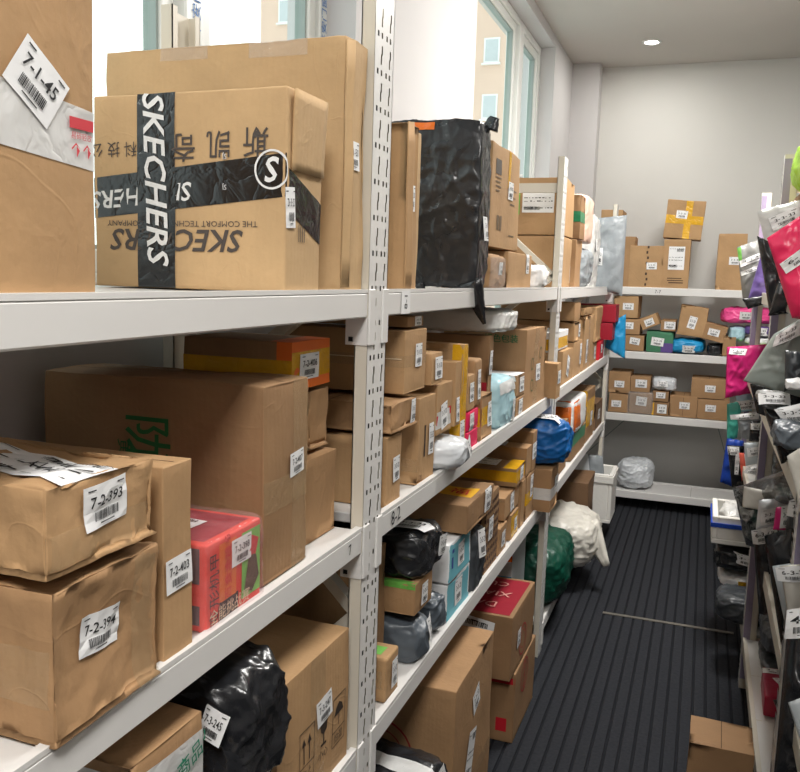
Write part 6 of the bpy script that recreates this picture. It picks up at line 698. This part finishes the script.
M = MB()
W1, W2 = (.30, 2.31, 1.47, 2.93), (3.60, 5.47, 1.25, 2.985)
M.box(-1.22, XW, -2.8, W1[0], 0, ZC); M.box(-1.22, XW, W1[1], W2[0], 0, ZC); M.box(-1.22, XW, W2[1], YW + .1, 0, ZC)
for w in (W1, W2): M.box(-1.22, XW, w[0], w[1], 0, w[2]); M.box(-1.22, XW, w[0], w[1], w[3], ZC)
st(M.build('wall_left', WALL))
st(MB().box(-1.22, .86, YW, YW + .1, 0, ZC).build('wall_back', WALLB))
st(MB().box(XW, -.81, 6.175, YW, 0, ZC).build('trim_2', WALL))
st(MB().box(.76, .86, -2.8, YW + .1, 0, ZC).build('wall_right', paper('low_bounce_grey', (140, 137, 134), .85, .12, .03, scale=2)))  # unseen wall, set close and greyed to cut bounced light
st(MB().box(-1.22, .86, -2.8, -2.6, 0, ZC).build('wall_front', paper('low_bounce_grey', (140, 137, 134))))  # out of view behind the viewer, greyed to lower the bounce
GL = None
def glass():
    m, nt, N, L = new_mat('window_glass'); out = N('ShaderNodeOutputMaterial'); t = N('ShaderNodeBsdfTransparent'); t.inputs[0].default_value = (.93, .97, .95, 1)
    g = N('ShaderNodeBsdfGlossy'); g.inputs['Roughness'].default_value = .02; 
    mx = N('ShaderNodeMixShader'); mx.inputs[0].default_value = .05; L(t.outputs[0], mx.inputs[1]); L(g.outputs[0], mx.inputs[2]); L(mx.outputs[0], out.inputs[0]); return m
GL = glass()
def window(name, w, members, sashes, film_=None):
    y0, y1, z0, z1 = w; X0, X1 = -1.15, -1.09
    M = MB()
    M.box(X0, X1, y0, y1, z0, z0 + .05, 0, .004); M.box(X0, X1, y0, y1, z1 - .045, z1, 0, .004); M.box(X0, X1, y0, y0 + .05, z0 + .05, z1 - .045, 0, .004); M.box(X0, X1, y1 - .05, y1, z0 + .05, z1 - .045, 0, .004)
    for a, b in members: M.box(X0 - .005, X1 + .012, a, b, z0 + .05, z1 - .045, 0, .004)
    o = st(M.build(name, [PVC]))
    for a, b in sashes:
        S = MB(); t = .045; za, zb = z0 + .05, z1 - .045
        for bx in ((a, a + t, za, zb), (b - t, b, za, zb), (a + t, b - t, za, za + t), (a + t, b - t, zb - t, zb)):
            S.box(-1.145, -1.10, bx[0], bx[1], bx[2], bx[3], 0, .004)
        g = .008
        for bx in ((a + t, a + t + g, za + t, zb - t), (b - t - g, b - t, za + t, zb - t), (a + t + g, b - t - g, za + t, za + t + g), (a + t + g, b - t - g, zb - t - g, zb - t)):
            S.box(-1.14, -1.108, bx[0], bx[1], bx[2], bx[3], 1)
        S.build('sash', [PVC, DARK], o)
        MB().box(-1.128, -1.122, a + t, b - t, za + t, zb - t).build('glass_pane', GL, o)
    return o
w1 = window('window_1', W1, [(1.585, 1.66), (.95, 1.0)], [(.36, .94), (1.01, 1.575), (1.67, 2.255)])
# strips of blue-printed protective film left on the frame
A = Art()
for k in range(9): A.text('平安门窗', 0, -.6 + k * .15, .035, 0, 0, math.radians(90))
put_art(A, 'film_print', lambda a, b, off: Vector((-1.078 + off, 1.622 + a, 2.1 + b)), [ink((60, 120, 190))], w1, .002)
A = Art()
for k in range(9): A.text('平安门窗', 0, -.6 + k * .15, .035, 0, 0, math.radians(90))
put_art(A, 'film_print', lambda a, b, off: Vector((-1.09 + off, 2.284 + a, 2.1 + b)), [ink((60, 120, 190))], w1, .002)
w2 = window('window_2', W2, [(4.80, 4.90)], [(3.66, 4.79), (4.91, 5.41)])
MB().box(-1.10, -1.06, 4.925, 4.95, 2.10, 2.14).box(-1.075, -1.06, 4.925, 5.07, 2.11, 2.13, 0, .004).build('window_handle', PVC, w2)
# apartment block across the yard
bld = root('apartment_block', 'peach rendered apartment block seen through the far window', 'building', (-34.0, 60.0, -20))
PE = paper('peach_render', (212, 186, 168), .9, .05, .04, scale=.5)
MB().box(0, 24, 0, 12, 0, 62).build('wall', PE, bld)
for i in range(5):
    for k in range(8):
        X = 1.55 + i * 4.1; Z = 29.0 + k * 3.85
        f = MB().box(X, X + 1.15, -.06, .0, Z, Z + 1.7).box(X - .1, X + 1.25, -.25, -.0, Z - .15, Z - .03).build('window', PVC, bld)
        MB().box(X + .12, X + 1.03, -.075, -.06, Z + .12, Z + 1.58).build('pane', paper('pale_glass', (185, 192, 194), .2, 0, .05), f)

# ------------------------------------------------------------------ racks
def post_mesh(name, parent, x, y, side, mat_, wy=.088, dx=.024, H=2.0, holes=True):
    """C-profile upright: slotted face towards the aisle (side=+1 faces +x), plain flanges"""
    M = MB(); xf = x; xb = x - side * dx; t = .002
    z = 0; cols = [0, .0135, .0185, .0285, .0335, .0365, .0525, .0575, .0655, .0705, .0735, wy]
    p = .06; n = int(H / p)
    if holes:
        def q(ya, yb, za, zb): M.quad((xf, y + ya, za), (xf, y + yb, za), (xf, y + yb, zb), (xf, y + ya, zb), 2)
        for k in range(n + 1):
            b = k * p; e = min(b + p, H)
            if e - b < p - 1e-6: q(0, wy, b, e); continue
            # rows: small slots b+.004..b+.013 in four columns; long slots b+.022..b+.052 in two
            q(0, wy, b, b + .004)
            ys = [0, .0125, .0195, .0295, .0365, .0515, .0585, .0675, .0745, wy]
            for i in range(0, len(ys) - 1, 2): q(ys[i], ys[i + 1], b + .004, b + .013)
            q(0, wy, b + .013, b + .022)
            for (za, zb, sh) in ((b + .022, b + .036, 0), (b + .036, b + .039, 1), (b + .039, b + .052, 2)):
                s0 = {0: (0, 0), 1: (0, .003), 2: (.003, .003)}[sh]
                def Q(a, c, fa, fc):
                    M.quad((xf, y + a + (s0[0] if fa else 0), za), (xf, y + c + (s0[0] if fc else 0), za), (xf, y + c + (s0[1] if fc else 0), zb), (xf, y + a + (s0[1] if fa else 0), zb), 2)
                Q(0, .0285, 0, 1); Q(.0345, .0665, 1, 1); Q(.0725, wy, 1, 0)
            q(0, wy, b + .052, b + p)
    else: M.quad((xf, y, 0), (xf, y + wy, 0), (xf, y + wy, H), (xf, y, H))
    for yy in (y, y + wy):
        s_ = 1 if yy == y else -1
        M.box(min(xf, xb), max(xf, xb) - (0 if side > 0 else 0), min(yy, yy + s_ * t), max(yy, yy + s_ * t), 0, H)
        M.box(min(xb, xb + side * t), max(xb, xb + side * t), min(yy, yy + s_ * .016), max(yy, yy + s_ * .016), 0, H)
    if holes: M.box(min(xf - side * .0205, xf - side * .022), max(xf - side * .0205, xf - side * .022), y + .016, y + wy - .016, 0, H, 1)  # dark plate behind the slots, shade inside the post put into colour
    return M.build(name, [mat_, paper('hole_shade', (30, 30, 33), .9, 0, .05), STEEL], parent)
def add_foot(M, x, y, side, wy=.088): M.box(min(x, x - side * .03) - .004, max(x, x - side * .03) + .004, y - .004, y + wy + .004, 0, .004)
def rack(r, xf, xb, ys, levels, side, fr, matp, wy=.088, skip=(), H=2.0, brackets=True):
    """boltless shelving: uprights at ys, step beams and boards at the levels"""
    for y in ys:
        post_mesh('post', r, xf, y, side, matp, wy, .024 if fr else .048); post_mesh('post', r, xb, y, -side, matp, wy, holes=False)
        M = MB(); a, b = (xf - side * .026, xb + side * .026); lo, hi = min(a, b), max(a, b); yy = y + wy * .55
        for z in (.16, 1.87): M.box(lo, hi, yy - .012, yy + .012, z, z + .035)
        zz = [.19, .55, .91, 1.27, 1.55, 1.86] if fr else [.19, .7, 1.2, 1.86]
        for i in range(len(zz) - 1):
            p, q = ((a, yy, zz[i]), (b, yy, zz[i + 1])) if i % 2 == (0 if fr else 1) else ((b, yy, zz[i]), (a, yy, zz[i + 1]))
            M.bar(p, q, .02, .026, (0, 1, 0))
        M.build('end_brace', [matp], r)
    for i in range(len(ys) - 1):
        ya, yb = ys[i] + wy, ys[i + 1]
        for k, z in enumerate(levels):
            if (i, k) in skip: continue
            for x, s in ((xf, side), (xb, -side)):
                M = MB(); x0, x1 = sorted((x, x - s * .034))
                M.box(x0, x1, ya + .001, yb - .001, z - .048, z - .0062, 0, .0025)
                x2, x3 = sorted((x, x - s * .012)); M.box(x2, x3, ya + .001, yb - .001, z - .0062, z, 0)
                if brackets:
                    for e, d in ((ya, 1), (yb, -1)):   # end plates wrap the post edge
                        a0, a1 = sorted((e - d * .026, e + d * .001)); o0, o1 = sorted((x, x + s * .004))
                        M.box(o0, o1, a0, a1, z - .096, z + .0005, 0, .0012)
                        b0, b1 = sorted((x, x - s * .040)); c0, c1 = sorted((e, e + d * .0025))
                        M.box(b0, b1, c0, c1, z - .096, z - .048, 0)
                        M.box(min(x - s * .026, x - s * .034), max(x - s * .026, x - s * .034), min(e + d * .0025, e + d * .0035), max(e + d * .0025, e + d * .0035), z - .090, z - .082, 1)  # dark patch painted as the shade in a bracket hole
                o = M.build('beam', [STEEL if fr else matp, paper('hole_shade', (60, 60, 62), .8, 0, .05)], r)
            x0, x1 = sorted((xf - side * .0125, xb + side * .0125)); M = MB(); n = 4; L_ = (yb - ya) / n
            for q in range(n): M.box(x0, x1, ya + q * L_ + .0008, ya + (q + 1) * L_ - .0008, z - .026, z - .006, 0, .002)
            M.build('shelf_board', [STEEL], r)
LV = (1.507, 1.09, .672)
lr = root('storage_rack', 'long white slotted steel rack along the window wall on the left', 'shelving rack', (0, 0, 0))
rack(lr, -.54, -.955, (-.673, 1.327, 3.262, 5.262), LV + (.123,), 1, True, RAW, skip={(0, 3), (1, 3)})
# writing on the beams
def mark(r, name, s, y, z, size, rot=0, paper_=None):
    A = Art()
    if paper_: A.rect(-paper_[0] / 2, -paper_[1] / 2, paper_[0] / 2, paper_[1] / 2, 0, 0)
    A.text(s, 0, 0, size, 1, 1, math.radians(rot))
    put_art(A, name, lambda a, b, off: Vector((-.54 + off + .0006, y + a, z + b)), [paper('label_paper', (240, 240, 240), .55, 0, .02), ink((40, 40, 44))], r, .0008)
mark(lr, 'marker_writing', '8-2', 1.495, 1.067, .040, 4)
mark(lr, 'shelf_tag', '8-1', 1.515, 1.482, .024, 90, (.05, .044))
mark(lr, 'marker_writing', '7', 1.27, 1.066, .026, 10)
br = root('storage_rack', 'white steel rack across the end wall holding rows of cartons', 'shelving rack', (0, 0, 0))
def back_rack():
    y0, y1 = 5.79, 6.16
    for x in (-.955, .60):
        for y in (y0, y1 - .035): MB().box(x, x + .05, y, y + .035, 0, 1.53, 0, .003).build('post', [STEEL], br)
    for z in (1.507, 1.078, .654, .123):
        MB().box(-.90, .60, y0, y0 + .03, z - .050, z, 0, .0025).build('beam', [STEEL], br)
        MB().box(-.90, .60, y1 - .03, y1, z - .050, z, 0, .0025).build('beam', [STEEL], br)
        M = MB()
        for q in range(5): M.box(-.90 + q * .30 + .001, -.90 + (q + 1) * .30 - .001, y0 + .031, y1 - .031, z - .022, z - .004, 0, .002)
        M.build('shelf_board', [STEEL], br)
    MB().bar((-.90, 6.15, .12), (-.42, 6.15, .62), .006, .006).build('back_brace', [DARK], br); MB().bar((.23, 6.15, .30), (.13, 6.15, .60), .006, .006).build('back_brace', [DARK], br)
    A = Art(); A.rect(-.045, -.02, .045, .02, 0, 0); A.text('7-7', 0, 0, .03, 1, 1)
    put_art(A, 'marker_writing', lambda a, b, off: Vector((-.30 + a, y0 - off, 1.482 + b)), [STEEL, ink((70, 70, 74))], br, .0008)
back_rack()
rr = root('storage_rack', 'cream steel rack on the right with lilac strips on its posts', 'shelving rack', (0, 0, 0))
rack(rr, .2275, .72, (.68, 2.0, 3.32, 4.64), (1.507, 1.09, .672, .205), -1, False, RAW, wy=.05, brackets=False)
LIL = paper('lilac_protective_film', (150, 140, 164), .4, .1, .05, spec=.5)
for y in (2.0, 3.32, 4.64):
    MB().box(.2278, .2520, y - .0025, y - .0005, .04, 1.985).build('protective_film_strip', LIL, rr)

# ------------------------------------------------------------------ crates with things in them
def crate(name, label, b, rim=None, g=None, t=.022, contents=()):
    x0, x1, y0, y1, z0, z1 = b; r = root(name, label, 'crate', (x0, y0, z0), (0, 0, 0), g); w, l, h = x1 - x0, y1 - y0, z1 - z0
    FO = paper('white_foam', (232, 230, 224), .8, .5, .02, scale=60)
    M = MB(); M.box(0, w, 0, l, 0, t, 0, .004); M.box(0, t, 0, l, t, h, 0, .004); M.box(w - t, w, 0, l, t, h, 0, .004); M.box(t, w - t, 0, t, t, h, 0, .004); M.box(t, w - t, l - t, l, t, h, 0, .004)
    M.build('body', [FO], r)
    R_ = MB(); e = .006; zt, zb = (h - .012, h - .05) if not rim else (h - .028, h - .046)
    for bx in ((-e, w + e, -e, 0), (-e, w + e, l, l + e), (-e, 0, 0, l), (w, w + e, 0, l)): R_.box(bx[0], bx[1], bx[2], bx[3], zb, zt)
    R_.build('rim_band', [mat(rim) if rim else FO], r)
    return r
crate('foam_box', 'white foam box full of bags at the far end of the left rack', (-.78, -.435, 4.92, 5.21, .123, .415), None, 'sacks and bins on the bottom shelf')
crate('foam_crate', 'white foam crate with a blue rim stripe on the right rack', (.095, .335, 3.66, 3.98, .456, .575), 'p_royal', 'parcels on the bottom shelf of the right rack')
IN = [
  dict(k='lump', n='plastic_bag_parcel', L='crumpled clear bag inside the blue-rimmed crate', c='parcel', b=(.12, .22, 3.69, 3.95, .482, .615), t='clear', e=2.6, amp=.018),
  dict(k='lump', n='plastic_bag_parcel', L='black bag inside the blue-rimmed crate', c='parcel', b=(.225, .31, 3.69, 3.95, .482, .610), t='black', e=2.6, amp=.014),
  dict(k='mail', n='poly_mailer', L='white mailer standing in the white foam box at the rack end', c='mailer bag', q=[(-.74, 5.0, .52), (-.60, 5.06, .50), (-.55, 5.06, .16), (-.72, 5.0, .16)], t='silver', th=.02, amp=.008),
  dict(k='mail', n='poly_mailer', L='grey mailer leaning behind the white one in the white foam box', c='mailer bag', q=[(-.72, 5.12, .49), (-.52, 5.14, .48), (-.48, 5.14, .16), (-.70, 5.12, .16)], t='grey', th=.018, amp=.008),
]
BUILD = dict(box=carton, lump=lump, mail=mailer)
for i, d in enumerate(PARCELS + IN): d['i'] = i; BUILD[d['k']](d)

# ------------------------------------------------------------------ ceiling downlight and added fill panels
def downlight(x, y, label, power=30, r_=.045):
    r = root('ceiling_downlight', label, 'ceiling lamp', (x, y, ZC))
    M = MB(); n = 28
    for k in range(n):
        a, b = 2 * math.pi * k / n, 2 * math.pi * (k + 1) / n
        def p(R_, z, t): return (R_ * math.cos(t), R_ * math.sin(t), z)
        for (ra, za), (rb, zb) in (((r_ * 1.35, 0), (r_ * 1.3, -.006)), ((r_ * 1.3, -.006), (r_, -.006)), ((r_, -.006), (r_ * .94, -.001))): M.quad(p(ra, za, a), p(rb, zb, a), p(rb, zb, b), p(ra, za, b))
    M.build('trim_ring', [PVC], r)
    M = MB(); c = len(M.v); M.v += [(r_ * .94 * math.cos(2 * math.pi * k / n), r_ * .94 * math.sin(2 * math.pi * k / n), -.002) for k in range(n)]; M.f.append(tuple(range(n))[::-1]); M.m.append(0)
    M.build('diffuser', [flat('lamp_glow', (255, 252, 246), .5, 25)], r)
    l = bpy.data.lights.new('lamp', 'AREA'); l.shape = 'DISK'; l.size = r_ * 1.8; l.energy = power; l.color = (1, .96, .9)
    lo = bpy.data.objects.new('lamp', l); C.objects.link(lo); lo.parent = r; lo.location = (0, 0, -.012)
downlight(-.44, 5.73, 'small round recessed downlight near the far left ceiling corner', 7)
def panel(x, y, w, h, power, label):  # panels out of view, added to light the aisle
    r = root('added_fill_panel', label, 'ceiling lamp', (x, y, ZC)); r['group'] = 'added fill panels above the aisle'
    M = MB(); f = .02
    M.box(-w / 2, w / 2, -h / 2, -h / 2 + f, -.012, 0); M.box(-w / 2, w / 2, h / 2 - f, h / 2, -.012, 0); M.box(-w / 2, -w / 2 + f, -h / 2 + f, h / 2 - f, -.012, 0); M.box(w / 2 - f, w / 2, -h / 2 + f, h / 2 - f, -.012, 0)
    M.build('frame', [PVC], r)
    M = MB(); M.quad((-w / 2 + f, -h / 2 + f, -.006), (-w / 2 + f, h / 2 - f, -.006), (w / 2 - f, h / 2 - f, -.006), (w / 2 - f, -h / 2 + f, -.006)); M.build('diffuser', [flat('panel_glow', (255, 253, 248), .5, 4)], r)
    l = bpy.data.lights.new('lamp', 'AREA'); l.shape = 'RECTANGLE'; l.size = w - .05; l.size_y = h - .05; l.energy = power; l.color = (1, .975, .94)
    lo = bpy.data.objects.new('lamp', l); C.objects.link(lo); lo.parent = r; lo.location = (0, 0, -.02)
panel(.2, -.7, .6, 1.0, 62, 'unseen panel added as fill light in the ceiling behind the viewer')
panel(.25, 1.3, .6, .6, 13, 'unseen panel added as fill light in the ceiling over the near aisle')
panel(.15, 3.7, .6, .9, 72, 'unseen panel added as fill light in the ceiling over the far aisle')

# ------------------------------------------------------------------ daylight, camera
w = bpy.data.worlds.new('overcast_sky'); bpy.context.scene.world = w; w.use_nodes = True; nt = w.node_tree; nt.nodes.clear()
N, L = nt.nodes.new, nt.links.new; out = N('ShaderNodeOutputWorld'); bg = N('ShaderNodeBackground'); tc = N('ShaderNodeTexCoord'); sp = N('ShaderNodeSeparateXYZ'); r = N('ShaderNodeValToRGB')
L(tc.outputs['Generated'], sp.inputs[0]); L(sp.outputs['Z'], r.inputs[0]); L(r.outputs[0], bg.inputs[0]); L(bg.outputs[0], out.inputs[0]); bg.inputs[1].default_value = 2.0
r.color_ramp.elements[0].color = (.86, .90, .90, 1); r.color_ramp.elements[0].position = 0; r.color_ramp.elements[1].color = (.88, .95, 1, 1); r.color_ramp.elements[1].position = .6
for w_ in (W1, W2):                              # sky portals help the sampler find the window openings
    l = bpy.data.lights.new('sky_portal', 'AREA'); l.shape = 'RECTANGLE'; l.size = w_[1] - w_[0]; l.size_y = w_[3] - w_[2]; l.cycles.is_portal = True
    o = bpy.data.objects.new('sky_portal', l); C.objects.link(o); o.location = (-1.20, (w_[0] + w_[1]) / 2, (w_[2] + w_[3]) / 2)
    o.rotation_euler = Matrix(((0, 0, -1), (1, 0, 0), (0, -1, 0))).to_euler()
cam = bpy.data.cameras.new('camera'); co = bpy.data.objects.new('camera', cam); C.objects.link(co); bpy.context.scene.camera = co
yaw, pitch, roll, F_, HC = .3456, .1306, .0307, 836.0, 1.531
fw = Vector((-math.sin(yaw) * math.cos(pitch), math.cos(yaw) * math.cos(pitch), -math.sin(pitch))); rt = Vector((math.cos(yaw), math.sin(yaw), 0)); up = rt.cross(fw)
r_ = rt * math.cos(roll) + up * math.sin(roll); u_ = -rt * math.sin(roll) + up * math.cos(roll)
co.matrix_world = Matrix(((r_.x, u_.x, -fw.x, 0), (r_.y, u_.y, -fw.y, 0), (r_.z, u_.z, -fw.z, HC), (0, 0, 0, 1)))
cam.sensor_width = 36; cam.lens = 36 * F_ / 800; cam.clip_start = .02; cam.clip_end = 200
sc = bpy.context.scene; sc.view_settings.view_transform = 'Standard'; sc.view_settings.look = 'None'; sc.view_settings.exposure = -.04; sc.view_settings.gamma = 1; sc.view_settings.use_curve_mapping = False
